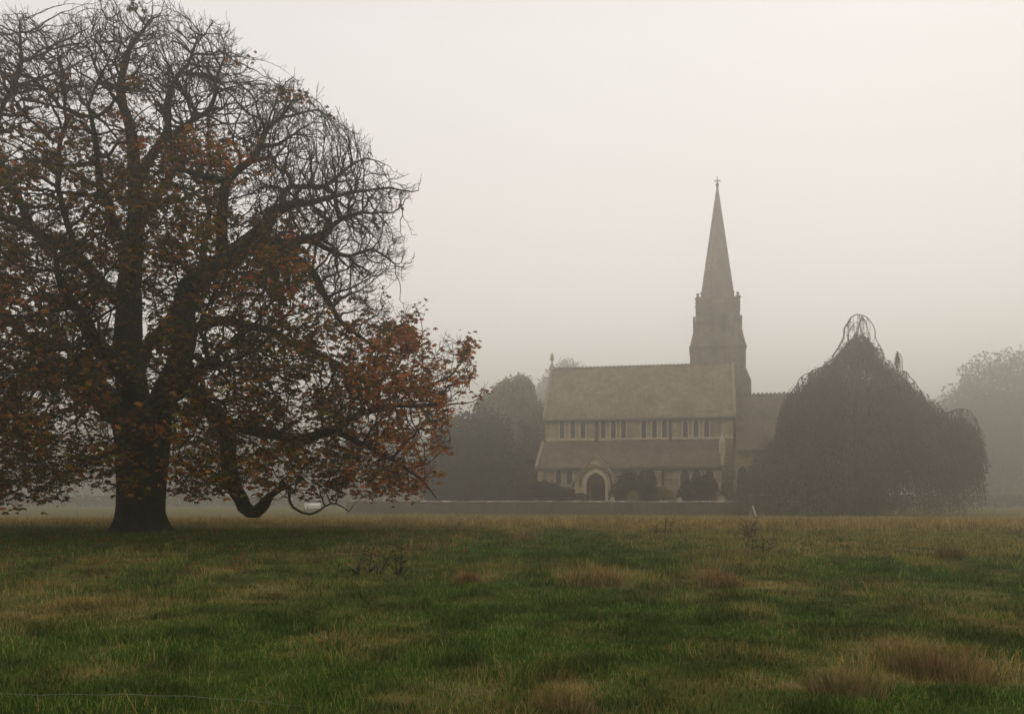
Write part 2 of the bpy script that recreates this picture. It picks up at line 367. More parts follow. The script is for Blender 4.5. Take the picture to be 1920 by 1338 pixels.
# ------------------------------------------------------------------ the big tree
TD = 30.0; KT = TD/43
def T(px, py, dd=0.0): return W(px, py, TD+dd*KT)
pxm = F/TD
LIMBS = [  # list of (px, py, width px, depth offset m); first is trunk
 ('trunk', [(264,1000,94,0),(263,985,88,0),(262,960,82,0),(263,900,86,0),(267,840,95,0),(268,800,104,0),(262,775,104,0)]),
 ('limb', [(262,790,84,0),(250,750,74,.2),(243,690,62,.5),(238,600,55,.7),(241,500,48,.8),(250,420,38,.5),(253,350,33,.2),(247,290,26,0),(232,205,20,-.2),(229,150,15,-.2),(237,90,11,0),(258,58,8,.2),(275,30,5,.3)]),
 ('limb', [(253,345,26,.2),(280,297,22,.3),(305,251,18,.8),(315,200,14,1.2),(318,172,12,1.3),(345,120,8,1.6),(372,70,5,2)]),
 ('limb', [(300,265,14,.7),(350,235,12,0),(395,205,10,-.8),(410,150,7,-1.2),(425,105,4,-1.5)]),
 ('limb', [(285,815,66,-.2),(312,740,56,-.6),(330,680,50,-1.0),(345,620,46,-1.2),(340,560,42,-1.3),(372,518,46,-1.4),(430,482,44,-1.2),(492,436,32,-.8),(518,406,26,-.4),(544,391,20,0),(585,384,15,.3),(640,372,9,.6),(700,362,6,.8),(745,360,4,.9),(785,355,2,1)]),
 ('limb', [(415,488,28,-1.2),(418,430,24,-1.8),(420,361,20,-2.0),(430,335,18,-2.2),(485,276,13,-2.2),(492,249,12,-2),(520,225,8,-1.6),(545,190,5,-1.4)]),
 ('limb', [(535,395,18,-.2),(530,370,16,.4),(545,349,14,1),(604,350,11,1.6),(640,325,8,2),(680,300,4,2.3)]),
 ('limb', [(428,340,16,-2.2),(380,330,15,-2.8),(340,320,11,-3.2),(300,330,8,-3.8)]),
 ('limb', [(485,448,26,-.8),(530,455,22,-1.2),(604,436,17,-1.8),(623,417,12,-2.2),(660,400,8,-2.5),(700,400,5,-2.6)]),
 ('limb', [(575,445,15,-1.5),(611,466,12,-1.2),(650,482,9,-1),(700,470,6,-.8),(745,495,3,-.5)]),
 ('limb', [(500,470,22,-.8),(567,490,20,.4),(600,530,18,1),(619,556,15,1.4),(641,590,12,1.6),(690,640,8,1.8),(740,660,4,2)]),
 ('limb', [(240,575,34,.6),(190,530,30,1.2),(130,480,26,1.8),(60,420,22,2.2),(10,330,18,2.2),(0,215,12,2),(39,143,10,1.6),(47,97,7,1.4),(38,40,3,1)]),
 ('limb', [(150,495,16,1.6),(122,400,14,.5),(118,290,11,0),(118,200,8,-.4),(117,140,5,-.6),(105,85,3,-.8)]),
 ('limb', [(60,420,18,2.2),(-30,400,18,2),(-110,340,14,1),(-150,260,9,0),(-170,180,5,-.5)]),
 ('limb', [(228,785,54,.2),(185,745,46,.2),(140,702,40,0),(90,692,36,-.3),(40,722,32,-.6),(0,790,28,-1),(-40,840,22,-1.2),(-110,850,14,-1.4),(-190,830,8,-1.4)]),
 ('limb', [(120,697,26,-.1),(60,640,22,.8),(-20,580,18,1.6),(-120,560,13,2),(-220,580,7,2)]),
 ('limb', [(330,700,32,-.9),(372,745,34,-1.8),(405,785,34,-2.4),(423,823,33,-2.8),(429,872,32,-3.2),(436,915,31,-3.4),(452,950,30,-3.5),(475,964,27,-3.5),(492,948,23,-3.4),(508,932,18,-3.2),(545,915,9,-3),(548,935,6,-3),(554,955,6,-3),(584,971,5,-3),(610,955,4,-3),(628,952,3,-2.9),(653,968,2,-2.8)]),
 ('limb', [(405,785,26,-2.4),(442,798,26,-2.8),(500,808,24,-3),(564,810,22,-2.9),(643,800,17,-2.4),(709,764,13,-1.8),(808,757,8,-1),(873,757,4,-.6),(898,745,2,-.5)]),
 ('limb', [(620,805,14,-2.6),(676,833,12,-3),(732,866,9,-3.2),(785,905,6,-3.3),(821,936,3,-3.3)]),
 ('limb', [(345,625,24,-1.2),(412,600,22,-.2),(480,610,19,.8),(560,650,16,1.4),(640,690,13,1.8),(700,720,10,1.8),(775,728,7,1.6),(840,698,5,1.4),(867,659,3.5,1.3),(882,627,2,1.3)]),
 ('limb', [(250,740,40,.5),(262,690,34,2.5),(300,620,30,5),(350,560,24,7),(380,480,18,8.5),(390,380,12,9.3),(380,300,7,9.5)]),
 ('limb', [(255,760,44,-.6),(235,720,36,-3),(200,660,28,-6),(160,610,22,-8.5),(120,540,14,-10),(100,480,8,-10.6)]),
 ('limb', [(270,780,40,-.6),(290,770,32,-3.4),(310,760,26,-6),(350,720,19,-8.5),(400,690,11,-10.2),(450,690,6,-11)]),
 ('limb', [(245,770,40,.6),(210,740,32,3),(170,690,26,6),(130,660,19,8.6),(90,600,11,10.5),(60,540,6,11)]),
 ('limb', [(242,470,24,.8),(215,420,20,-1.5),(190,350,16,-4),(180,280,11,-5.5),(175,200,6,-6.3)]),
 ('limb', [(250,420,22,.5),(280,390,18,3),(320,330,14,5),(350,260,9,6),(370,190,5,6.3)]),
]
SIL = [(-380,700),(-360,520),(-300,330),(-220,180),(-130,90),(-60,50),(0,52),(38,30),(80,62),(112,75),(132,18),(200,-6),(262,-12),(322,4),(345,38),(400,42),(440,78),(452,112),(472,150),(520,160),(576,176),(592,214),(642,244),(682,282),(694,316),(740,350),(788,354),(745,386),(732,430),(762,492),(756,520),(722,545),(752,572),(775,602),(778,645),(822,638),(872,626),(908,674),(898,702),(862,712),(898,746),(872,782),(855,802),(868,846),(832,872),(795,900),(790,925),(740,922),(690,930),(600,932),(430,925),(330,925),(230,925),(100,935),(0,935),(-120,935),(-260,920),(-340,850)]
SX = np.array([p[0] for p in SIL], float); SY = np.array([p[1] for p in SIL], float)
def ragged(px, py, dd):
    k = np.array([mnoise.noise(Vector((math.atan2(b-560, a-265)*4.2, math.hypot(a-265, b-560)*.004, c*.12))) for a, b, c in zip(px, py, dd)])
    k = 1+.16*np.clip(k+.12, 0, 1)
    return inside(265+(px-265)*k, 560+(py-560)*k)
def inside(px, py):
    r = np.zeros(len(px), bool); n = len(SX)
    for a in range(n):
        b = (a+1) % n
        c = ((SY[a] > py) != (SY[b] > py)) & (px < (SX[b]-SX[a])*(py-SY[a])/(SY[b]-SY[a]+1e-9)+SX[a])
        r ^= c
    return r

pos = []; par = []; rad = []; limb_of = []
def add_node(p, pa, r, lb): pos.append(Vector(p)); par.append(pa); rad.append(r); limb_of.append(lb); return len(pos)-1
limb_names = []
for li, (nm, pts) in enumerate(LIMBS):
    limb_names.append(nm)
    P = [T(a, b, d) for a, b, w, d in pts]; R = [w/pxm*.5*(1 if li == 0 else .84 if w > 18 else .68) for a, b, w, d in pts]
    Q = []; 
    for k in range(len(P)-1):       # Catmull-Rom
        p0 = P[max(k-1, 0)]; p1 = P[k]; p2 = P[k+1]; p3 = P[min(k+2, len(P)-1)]
        n = max(2, int((p2-p1).length/.35))
        for s in range(n):
            t = s/n
            q = .5*((2*p1)+(p2-p0)*t+(2*p0-5*p1+4*p2-p3)*t*t+(3*p1-p0-3*p2+p3)*t**3)
            r = R[k]*(1-t)+R[k+1]*t
            Q.append((q, r))
    Q.append((P[-1], R[-1]))
    prev = -1
    if li > 0:
        prev = min(range(len(pos)), key=lambda a: (pos[a]-Q[0][0]).length_squared)
    for k, (q, r) in enumerate(Q):
        if li > 0:
            jv = (nvec(q*.55+Vector((li*7.3, 0, 0)))*.34+nvec(q*1.7+Vector((li*3.3, 0, 9)))*.12)*min(1, k/6)*KT
            q = q+jv
        prev = add_node(q, prev, r, li)
n_skel = len(pos)
trunk_idx = [a for a in range(n_skel) if limb_of[a] == 0]

# attraction points: fill the crown volume, denser towards its outside
att = []
need = 17500
while len(att) < need:
    k = 20000
    py = rng.random(k)*960-20; px = rng.random(k)*1300-385
    ok = inside(px, py); px, py = px[ok], py[ok]
    # half-depth from how far across the crown the point lies
    mid = 250.0; xr = np.interp(py, [0, 100, 200, 400, 600, 700, 900, 935], [340, 450, 590, 745, 780, 900, 830, 800]); xl = np.interp(py, [0, 100, 200, 400, 700, 935], [60, -140, -230, -320, -380, -280])
    t = np.where(px > mid, (px-mid)/(xr-mid), (mid-px)/(mid-xl)); t = np.clip(t, 0, 1)
    hd = 12.5*np.sqrt(1-t**2.4)*np.interp(py, [-10, 60, 200, 400, 800, 940], [.25, .45, .7, .92, 1, .85])+.6
    u = rng.random(len(px))*2-1; u = np.sign(u)*np.abs(u)**.75
    dd = u*hd
    # keep out of a core around the stems low down so that trunk and sky gaps show
    core = (np.abs(px-270) < 190*(1-np.abs(dd)/13)) & (py > 560) & (rng.random(len(px)) < .72)
    edge = np.maximum(t, np.abs(u))
    h = np.array([mnoise.noise(Vector((a*.022, b*.022, c*.35)) ) for a, b, c in zip(px, py, dd)])
    edge = np.maximum(t, np.abs(u))
    h2 = np.array([mnoise.noise(Vector((a*.012+5, b*.012, c*.2))) for a, b, c in zip(px, py, dd)])
    keep = ragged(px, py, dd) & (~core) & (h > -.14) & (h2 > -.55+.5*edge**3) & (rng.random(len(px)) < .35+.65*edge)
    for a, b, c in zip(px[keep], py[keep], dd[keep]): att.append(T(a, b, c))
att = att[:need]
ex_ = 0
while ex_ < 5600:      # finer spray towards the bare outer shell
    k = 6000; py = rng.random(k)*580-10; px = rng.random(k)*1000-180
    ok = inside(px, py) & ((px > 470) | (py < 190)); px, py = px[ok], py[ok]
    hd = 7*np.clip(np.interp(py, [-10, 60, 200, 560], [.35, .6, 1, 1]), 0, 1); dd = (rng.random(len(px))*2-1)*hd
    h = np.array([mnoise.noise(Vector((a*.03, b*.03, c*.35+9))) for a, b, c in zip(px, py, dd)])
    h = np.where(ragged(px, py, dd), h, -9)
    for a, b, c in zip(px[h > -.12], py[h > -.12], dd[h > -.12]): att.append(T(a, b, c)); ex_ += 1
CTR = T(262, 720)
STEP = .27*KT; KILL = .36*KT; INF = 4.5*KT
active = list(range(len(att)))
new_from = 0
bestd = [1e9]*len(att); bestn = [-1]*len(att)
kids = [0]*len(pos)
for it in range(150):
    kd = kdtree.KDTree(len(pos)-new_from)
    for a in range(new_from, len(pos)):
        if limb_of[a] != 0: kd.insert(pos[a], a)
    kd.balance()
    for a in active:
        co, idx, d = kd.find(att[a])
        if idx is not None and d < bestd[a]: bestd[a] = d; bestn[a] = idx
    active = [a for a in active if bestd[a] > KILL]
    grow = {}
    for a in active:
        if bestd[a] < (INF if it > 12 else 3.2*KT):
            n = bestn[a]; grow.setdefault(n, []).append(a)
    new_from = len(pos)
    if not grow or len(pos) > 170000: break
    for n, aa in grow.items():
        if kids[n] >= 4:
            for a in aa: bestd[a] *= 1.0
            continue
        d = Vector((0, 0, 0))
        for a in aa: d += (att[a]-pos[n]).normalized()
        if d.length < 1e-3: continue
        d.normalize()
        if par[n] >= 0 and n >= n_skel:
            d = d*.75+(pos[n]-pos[par[n]]).normalized()*.45
        d += Vector((random.uniform(-.4, .4), random.uniform(-.4, .4), random.uniform(-.3, .42)))
        o_ = pos[n]-CTR; d = d.normalized()+o_.normalized()*(.42 if o_.length > 9 else .15)
        p = pos[n]+d.normalized()*STEP
        add_node(p, n, 0, limb_of[n] if False else -1); kids.append(0); kids[n] += 1
# terminal twiglets, turned up at their tips
child_count = [0]*len(pos)
for a in range(len(pos)):
    if par[a] >= 0: child_count[par[a]] += 1
base_n = len(pos)
tips = [a for a in range(n_skel, base_n) if child_count[a] == 0]
mids = [a for a in range(n_skel, base_n) if child_count[a] == 1 and random.random() < .32]
for a in tips+mids:
    d0 = (pos[a]-pos[par[a]]).normalized()
    for k in range(random.choice((2, 3, 3, 4)) if child_count[a] == 0 else 1):
        d = (d0+(pos[a]-CTR).normalized()*.6+Vector((random.gauss(0, .5), random.gauss(0, .5), random.gauss(.05, .4)))).normalized(); cur = a; p = pos[a].copy()
        L = random.uniform(.10, .24)*KT
        for s in range(random.choice((2, 3, 3))):
            p = p+d*L; d = (d+Vector((random.gauss(0, .2), random.gauss(0, .2), .26))).normalized()
            cur = add_node(p, cur, 0, -1)
print('tree nodes', len(pos), 'tips', len(tips), 'left', len(active))
# pipe-model radii
n = len(pos); acc = [0.0]*n; EXP = 1.95; TIP = .0088*KT
ch = [[] for _ in range(n)]
for a in range(n):
    if par[a] >= 0: ch[par[a]].append(a)
for a in range(n-1, -1, -1):
    own = max(acc[a], TIP**EXP); acc[a] = own
    if par[a] >= 0: acc[par[a]] += own
R = [0.0]*n
for a in range(n):
    r = acc[a]**(1/EXP)
    if a < n_skel: r = rad[a] if rad[a] > .2*KT else max(rad[a]*.8, min(r, rad[a]*1.2))
    elif par[a] >= 0: r = min(r, R[par[a]]*.92)
    R[a] = max(r, TIP*.85)
tree = empty('autumn_tree', (T(264, 995).x, TD, T(264, 995).z))
tag(tree, 'huge old spreading tree with bare top and rust-brown leaves on the left of the meadow', 'tree')
base = Vector(tree.location)
def chains(nodes_roots):
    st = list(nodes_roots); out_ = []
    while st:
        a, frm = st.pop()
        pts = [] if frm < 0 else [frm]
        c = a
        while True:
            pts.append(c); kk = ch[c]
            if c < n_skel: kk = [x for x in kk if x < n_skel and limb_of[x] == limb_of[c]]
            if not kk: break
            b = max(kk, key=lambda x: acc[x])
            if c >= n_skel:
                for x in kk:
                    if x != b: st.append((x, c))
            c = b
        out_.append(pts)
    return out_
# trunk and limbs: one mesh each
def bark_tube(mb, P, R_, sides, amp):
    b0 = len(mb.v); mb.tube(P, R_, sides)
    cents = P
    for i, c in enumerate(cents):
        for k in range(sides):
            q = Vector(mb.v[b0+i*sides+k]); d = q-c
            if d.length < 1e-6: continue
            nrm = d.normalized(); w = mnoise.noise(Vector((nrm.x*2.2, nrm.y*2.2, q.z*.35+P[0].x)))*.14+mnoise.noise(Vector((nrm.x*7, nrm.y*7, q.z*.9)))*.06
            q = c+d*(1+amp*w)
            mb.v[b0+i*sides+k] = (q.x, q.y, q.z)
for li, nm in enumerate(limb_names):
    idx = [a for a in range(n_skel) if limb_of[a] == li]
    P = [pos[a]-base for a in idx]; Rr = [R[a] for a in idx]
    if li and par[idx[0]] >= 0: P = [pos[par[idx[0]]]-base]+P; Rr = [Rr[0]*.98]+Rr
    if li == 0:    # root flare
        P = [Vector((P[0].x, P[0].y, -.35))]+P[0:]
        Rr = [Rr[0]*1.28]+Rr
        ext = []
    mb = MB(); bark_tube(mb, P, Rr, 32 if li == 0 else (14 if Rr[0] > .3 else 9), 1.0)
    if li == 0:
        for i in range(len(mb.v)):
            x, y, z = mb.v[i]
            if z < 1.7:
                a = math.atan2(y-P[0].y, x-P[0].x); k = max(0, (1.2-z)/1.55)**2.2
                f = 1+k*(.30+.20*math.sin(a*5+1.3)+.1*math.sin(a*9))
                mb.v[i] = (P[0].x+(x-P[0].x)*f, P[0].y+(y-P[0].y)*f, z)
    mb.build(nm, M_bark, tree, smooth=True)
mb = MB()
roots = [(a, par[a]) for a in range(n_skel, n) if par[a] < n_skel]
for c in chains(roots):
    P = [pos[a]-base for a in c]; Rr = [R[a] for a in c]
    if len(c) > 1 and c[0] != c[1]: Rr[0] = Rr[1]
    # split by thickness so that thin ends use fewer sides
    r0 = Rr[0]; mb.tube(P, Rr, 6 if r0 > .06 else (4 if r0 > .03 else 3))
crown = mb.build('crown', M_twig, tree, smooth=True)
tag(crown, 'dense net of bare crooked twigs')
# leaves
lp = []; lc = []
nodes = np.array([tuple(p) for p in pos[n_skel:]])
D_ = nodes[:, 1]; npx = nodes[:, 0]/D_*F+CX; npy = HY-(nodes[:, 2]-EYE)/D_*F
def blob(x, y, cx, cy, rx, ry): return np.exp(-(((x-cx)/rx)**2+((y-cy)/ry)**2))
dens = .52*sst(520, 640, npy)+.42*sst(200, 300, npy)*(1-sst(380, 470, npx))+.22*sst(330, 430, npy)*(1-sst(520, 620, npx))
dens += .5*blob(npx, npy, 820, 700, 90, 70)+.3*blob(npx, npy, 720, 720, 160, 100)+.35*blob(npx, npy, 240, 235, 80, 50)+.3*blob(npx, npy, 430, 290, 60, 40)+.35*blob(npx, npy, 520, 500, 60, 50)+.2*blob(npx, npy, 20, 170, 80, 60)
dens += .15*blob(npx, npy, 560, 180, 30, 20)+.5*blob(npx, npy, 290, 835, 90, 60)
dens *= (.22+2.0*sst(.44, .58, fbm(npx/75, npy/36+D_/2.5, 5, 3)))*(1+1.0*sst(640, 780, npy))
dens *= 1-.93*sst(560, 640, npx)*(1-sst(560, 620, npy))
dens = np.clip(dens, .004, .95)
sel = np.where(rng.random(len(nodes)) < dens*.56)[0]
# a leaf only sits on thin wood
thin = np.array([R[n_skel+a] < .045 for a in sel]); sel = sel[thin]
print('leaves', len(sel))
sel = sel[rng.random(len(sel)) < .27]; sel = np.repeat(sel, 8)[rng.random(8*len(sel)) < .8]; k = len(sel); P0 = nodes[sel]+rng.normal(0, 1, (k, 3))*np.array([.15, .15, .12]); sx = npx[sel]; sy = npy[sel]
rust = sst(560, 760, sx)*sst(560, 640, sy)+.55*blob(sx, sy, 290, 835, 100, 70)+.6*blob(sx, sy, 240, 235, 130, 70)+.6*blob(sx, sy, 430, 290, 70, 50)+.5*blob(sx, sy, 560, 520, 90, 80)+.55*blob(sx, sy, 30, 560, 110, 60)+.4*blob(sx, sy, 20, 740, 60, 60)+.5*blob(sx, sy, 480, 870, 60, 40)
rust = np.clip(rust*(.6+.8*fbm(sx/40, sy/40, 44, 3))+.5*(fbm(sx/60, sy/60, 47, 3)-.55), 0, 1)
kk = rng.random(k)
c_rust = np.array([.36, .115, .04]); c_or = np.array([.42, .19, .05]); c_br = np.array([.25, .12, .03]); c_ol = np.array([.10, .088, .016]); c_ye = np.array([.22, .2, .06])
cc = np.where((kk < rust*.9)[:, None], np.where((rng.random(k) < .6)[:, None], c_rust, c_or), np.where((rng.random(k) < .4)[:, None], c_br, c_ol))
cc = np.where((rng.random(k) < .035)[:, None], c_ye, cc)
cc = cc*(.5+.85*rng.random((k, 1)))
nl = 5
az = rng.random(k)*6.283; ax_t = rng.normal(0, .25, k)
V = np.zeros((k, nl, 4, 3)); size = (.11+.16*rng.random(k))*.74
for q_ in range(nl):
    a = az+(q_-2)*.62; L = size*(1-.14*abs(q_-2)); drop = .35+.5*rng.random(k)
    dx = np.stack([np.cos(a), np.sin(a), -drop], 1); dx /= np.linalg.norm(dx, axis=1)[:, None]
    sd = np.stack([-np.sin(a), np.cos(a), rng.normal(0, .5, k)], 1); sd /= np.linalg.norm(sd, axis=1)[:, None]
    w = (L*.24)[:, None]
    V[:, q_, 0] = P0; V[:, q_, 1] = P0+dx*(L*.62)[:, None]+sd*w; V[:, q_, 2] = P0+dx*L[:, None]-np.array([0, 0, 1])*(L*.15)[:, None]; V[:, q_, 3] = P0+dx*(L*.62)[:, None]-sd*w
V = V.reshape(-1, 3)-np.array(base)
f = np.arange(len(V)).reshape(-1, 4)
fol = fast_mesh('foliage', V, [f], M_leaf, crown, attr={'tint': np.repeat(cc, nl*4, 0)})
tag(fol, 'thin autumn leaves, rust-red low on the right and dull brown within')

# fallen leaves under it
k = 2600; r = 11*np.sqrt(rng.random(k)); t = rng.random(k)*6.283
x = base.x+2+r*np.cos(t); y = TD-2+r*np.sin(t)*1.2; x = np.concatenate([x, rng.uniform(-9, 9, 40)]); y = np.concatenate([y, rng.uniform(9, 26, 40)]); k = len(x)
P0 = np.stack([x, y, elev(x, y)+.05], 1); a = rng.random(k)*6.28; s = .04+.03*rng.random(k)
ux = np.stack([np.cos(a), np.sin(a), rng.normal(0, .3, k)], 1)*s[:, None]; uy = np.stack([-np.sin(a), np.cos(a), rng.normal(0, .3, k)], 1)*s[:, None]*.7
V = np.stack([P0-ux, P0+uy-ux*.1, P0+ux, P0-uy-ux*.1], 1).reshape(-1, 3)
fl = fast_mesh('fallen_leaves', V, [np.arange(len(V)).reshape(-1, 4)], M_leaf, attr={'tint': np.repeat(np.array([.28, .1, .045])*(.5+.8*rng.random((k, 1))), 4, 0)})
tag(fl, 'brown leaves fallen in the grass', kind='stuff')

# ------------------------------------------------------------------ other trees
def leaf_quads(P0, size, C=None, flat=.5):
    k = len(P0); n = rng.normal(0, 1, (k, 3)); n /= np.linalg.norm(n, axis=1)[:, None]
    r = rng.normal(0, 1, (k, 3)); u = np.cross(n, r); u /= np.linalg.norm(u, axis=1)[:, None]; v = np.cross(n, u)
    s = (size*(.6+.8*rng.random(k)))[:, None]
    return np.stack([P0-u*s, P0-v*s*flat, P0+u*s, P0+v*s*flat], 1).reshape(-1, 3)
def leafy_tree(name, loc, lobes, n, size, stops_cols, label, cat='tree', trunk_r=.4, group=None, leafmat_=None, hole=.0):
    e = empty(name, loc); tag(e, label, cat, group)
    zt = max(l[2]+l[5]*.3 for l in lobes)
    mb = MB(); mb.tube([(0, 0, -.3), (0, 0, .2*zt), (.1, 0, .5*zt), (0, .1, zt*.95)], [trunk_r*1.4, trunk_r, trunk_r*.7, trunk_r*.2], 9)
    for (x, y, z, a, b_, c) in lobes:
        for q_ in range(3):
            ex = Vector((x+random.uniform(-.6, .6)*a, y+random.uniform(-.6, .6)*b_, z+random.uniform(-.1, .7)*c)); s0 = Vector((0, 0, min(z*.5, zt*.5)*random.uniform(.4, 1)))
            md = s0.lerp(ex, .5)+Vector((0, 0, c*.15)); mb.tube([s0, md, ex], [trunk_r*.4, trunk_r*.25, trunk_r*.06], 6)
    mb.build('trunk', M_bark, e, smooth=True)
    vol = np.array([a*b_+b_*c+a*c for x, y, z, a, b_, c in lobes]); cnt = (n*vol/vol.sum()).astype(int)
    PP = []
    for (x, y, z, a, b_, c), m_ in zip(lobes, cnt):
        d = rng.normal(0, 1, (m_, 3)); d /= np.linalg.norm(d, axis=1)[:, None]
        lump = fbm((np.arctan2(d[:, 1], d[:, 0])+4)*2.2+x, (d[:, 2]+2)*3.1+z, 7, 3)
        r = (.35+.65*rng.random(m_)**.5)*(.62+.75*lump)
        PP.append(np.array([x, y, z])+d*r[:, None]*np.array([a, b_, c]))
    PP = np.concatenate(PP); PP = PP[PP[:, 2] > .15]
    k = len(PP); cl = fbm(PP[:, 0]/1.6+PP[:, 2]/1.9, PP[:, 1]/1.6-PP[:, 2]/1.3, 15, 3)
    c0, c1 = np.array(stops_cols[0]), np.array(stops_cols[1])
    mixv = np.clip(sst(.3, .7, cl)*.7+.3*rng.random(k), 0, 1)[:, None]
    C = c0+(c1-c0)*mixv
    fast_mesh('crown', leaf_quads(PP, size), [np.arange(k*4).reshape(-1, 4)], M_leaf, e, attr={'tint': np.repeat(C, 4, 0)})
    return e

def crom(L, sub=5):
    P = [Vector(p[:3]) for p in L]; Rr = [p[3] for p in L]; Q = []; q_ = []
    for k in range(len(P)-1):
        p0 = P[max(k-1, 0)]; p1 = P[k]; p2 = P[k+1]; p3 = P[min(k+2, len(P)-1)]
        for s in range(sub):
            t = s/sub; Q.append(.5*((2*p1)+(p2-p0)*t+(2*p0-5*p1+4*p2-p3)*t*t+(3*p1-p0-3*p2+p3)*t**3)); q_.append(Rr[k]*(1-t)+Rr[k+1]*t)
    return Q+[P[-1]], q_+[Rr[-1]]
def weeping_tree(name, loc, profile, extra, n_str, cols, label, limbs, sr=.03, leafn=5, leafs=.11, hangn=4, skew=0.):
    """profile [(z, r)] of the curtain; extra domes (x,y,ztop,r)"""
    e = empty(name, loc); e.scale = (KF,)*3; tag(e, label, 'tree')
    zs = np.array([p[0] for p in profile]); rs = np.array([p[1] for p in profile])
    mb = MB(); mb.tube([(0, 0, -.3), (.1, 0, zs.max()*.3), (-.2, .1, zs.max()*.6), (0, 0, zs.max()*.93)], [.75, .55, .38, .12], 10)
    for k in range(22):
        a = random.uniform(0, 6.283); zz = random.uniform(.25, .85)*zs.max(); rr = float(np.interp(zz, zs, rs))*random.uniform(.7, .95)
        s0 = Vector((0, 0, zz*.75)); t_ = Vector((math.cos(a)*rr, math.sin(a)*rr, zz)); m_ = s0.lerp(t_, .55)+Vector((0, 0, 1.1))
        mb.tube([s0, m_, t_, t_+Vector((math.cos(a)*.4, math.sin(a)*.4, -1.2))], [.22, .14, .07, .03], 6)
    mb.build('trunk', M_bark, e, smooth=True)
    hang = []
    for L in limbs:
        mb = MB()
        Q, q_ = crom(L); Q = [p+nvec(p*.8)*.22+nvec(p*2.6)*.08 for p in Q]; mb.tube(Q, [a_*.5 for a_ in q_], 7); hang += [q for q in Q[3:] if random.random() < .6]*(1 if L[0][2] > 14.6 else 3); mb.build('arching_limb', M_twig, e, smooth=True)
    mb = MB(); leaves = []
    for k in range(len(hang)*hangn):
        p = random.choice(hang).copy(); ln = random.uniform(.5, 3.6)*random.random()**.5; d = Vector((random.gauss(0, .6), random.gauss(0, .6), random.uniform(-.4, .5))); pts = []
        for s in range(6): pts.append(p.copy()); d = d*.4+Vector((random.gauss(0, .14), random.gauss(0, .14), -1))*.6; p = p+d.normalized()*(ln/5)
        mb.tube(pts, [sr*.9*(1-.6*s/6) for s in range(6)], 3)
        if random.random() < .3: b = random.choice(pts); leaves.append(tuple(b))
    for k in range(n_str):
        if extra and random.random() < .34:
            ex = random.choice(extra); a = random.uniform(0, 6.283); q = math.sqrt(random.uniform(.02, 1)); r = ex[3]*q
            x = ex[0]+math.cos(a)*r; y = ex[1]+math.sin(a)*r; z = ex[2]-(1-math.sqrt(max(0, 1-q*q)))*ex[3]*1.0-random.random()**2*ex[2]*.5
            ln = random.uniform(1.5, 4)
        else:
            u = random.random(); z = zs.max()*(1-.98*u**.9) if random.random() < .75 else random.uniform(.15, .75)*zs.max()
            a = random.uniform(0, 6.283); lum = .86+.5*mnoise.noise(Vector((math.cos(a)*1.6, math.sin(a)*1.6, z*.16+loc[0])))+.12*mnoise.noise(Vector((math.cos(a)*5, math.sin(a)*5, z*.5)))
            q = 1-(.4 if random.random() < .8 else .85)*random.random()**1.6
            r = float(np.interp(z, zs, rs))*lum*q; x = math.cos(a)*r+skew*(1-z/zs.max()); y = math.sin(a)*r; ln = random.uniform(1.2, 4.0)
        ln = min(ln, z-.25)
        if ln < .3: continue
        pts = []; p = Vector((x, y, z)); o = Vector((x, y, 0)); o = o.normalized() if o.length > .01 else Vector((1, 0, 0))
        d = o*.8+Vector((0, 0, .25)); m_ = 6
        for s in range(m_+1):
            pts.append(p.copy()); d = d*.45+Vector((random.gauss(0, .1), random.gauss(0, .1), -1))*.55+o*.10; p = p+d.normalized()*(ln/m_)
            if p.z < .1: p.z = .1
        mb.tube(pts, [sr*(1-.6*s/m_) for s in range(m_+1)], 3)
        for s in range(leafn):
            b = random.choice(pts); leaves.append((b.x+random.gauss(0, .09), b.y+random.gauss(0, .09), b.z+random.gauss(0, .25)))
    cr = mb.build('crown', M_weep if cols is None else cols[2], e)
    PP = np.array(leaves); PP[:, 2] = np.maximum(PP[:, 2], .1); k = len(PP)
    c0, c1 = np.array(cols[0]), np.array(cols[1])
    tt = sst(.3, .7, fbm(PP[:, 0]/1.8, PP[:, 2]/4, 25, 3))[:, None]*.6+.4*rng.random((k, 1))
    fast_mesh('foliage', leaf_quads(PP, leafs, flat=.6), [np.arange(k*4).reshape(-1, 4)], M_leaf, cr, attr={'tint': np.repeat(c0+(c1-c0)*tt, 4, 0)})
    return e
M_weepbark = simple('weeping_twig_bark', [(.3, (.085, .06, .038)), (.7, (.13, .095, .062))], 1.0, bump=0)
M_weep = M_weepbark
WD = 84.0*KF
wl = W(1612, 955, WD); wl.z = GF
def wp(px, py, dd=0):   # local point of the weeping beech
    v = W(px, py, WD+dd*KF); return ((v.x-wl.x)/KF, (v.y-wl.y)/KF, (v.z-GF)/KF)
prof = [(.3, 10.3), (1.2, 10.5), (3.3, 10.6), (5.8, 9.6), (8.3, 7.7), (10.2, 6.6), (11.4, 6.2), (13.0, 4.7), (14.2, 3.2), (15.3, 1.9), (16.2, 1.1), (17.0, .4)]
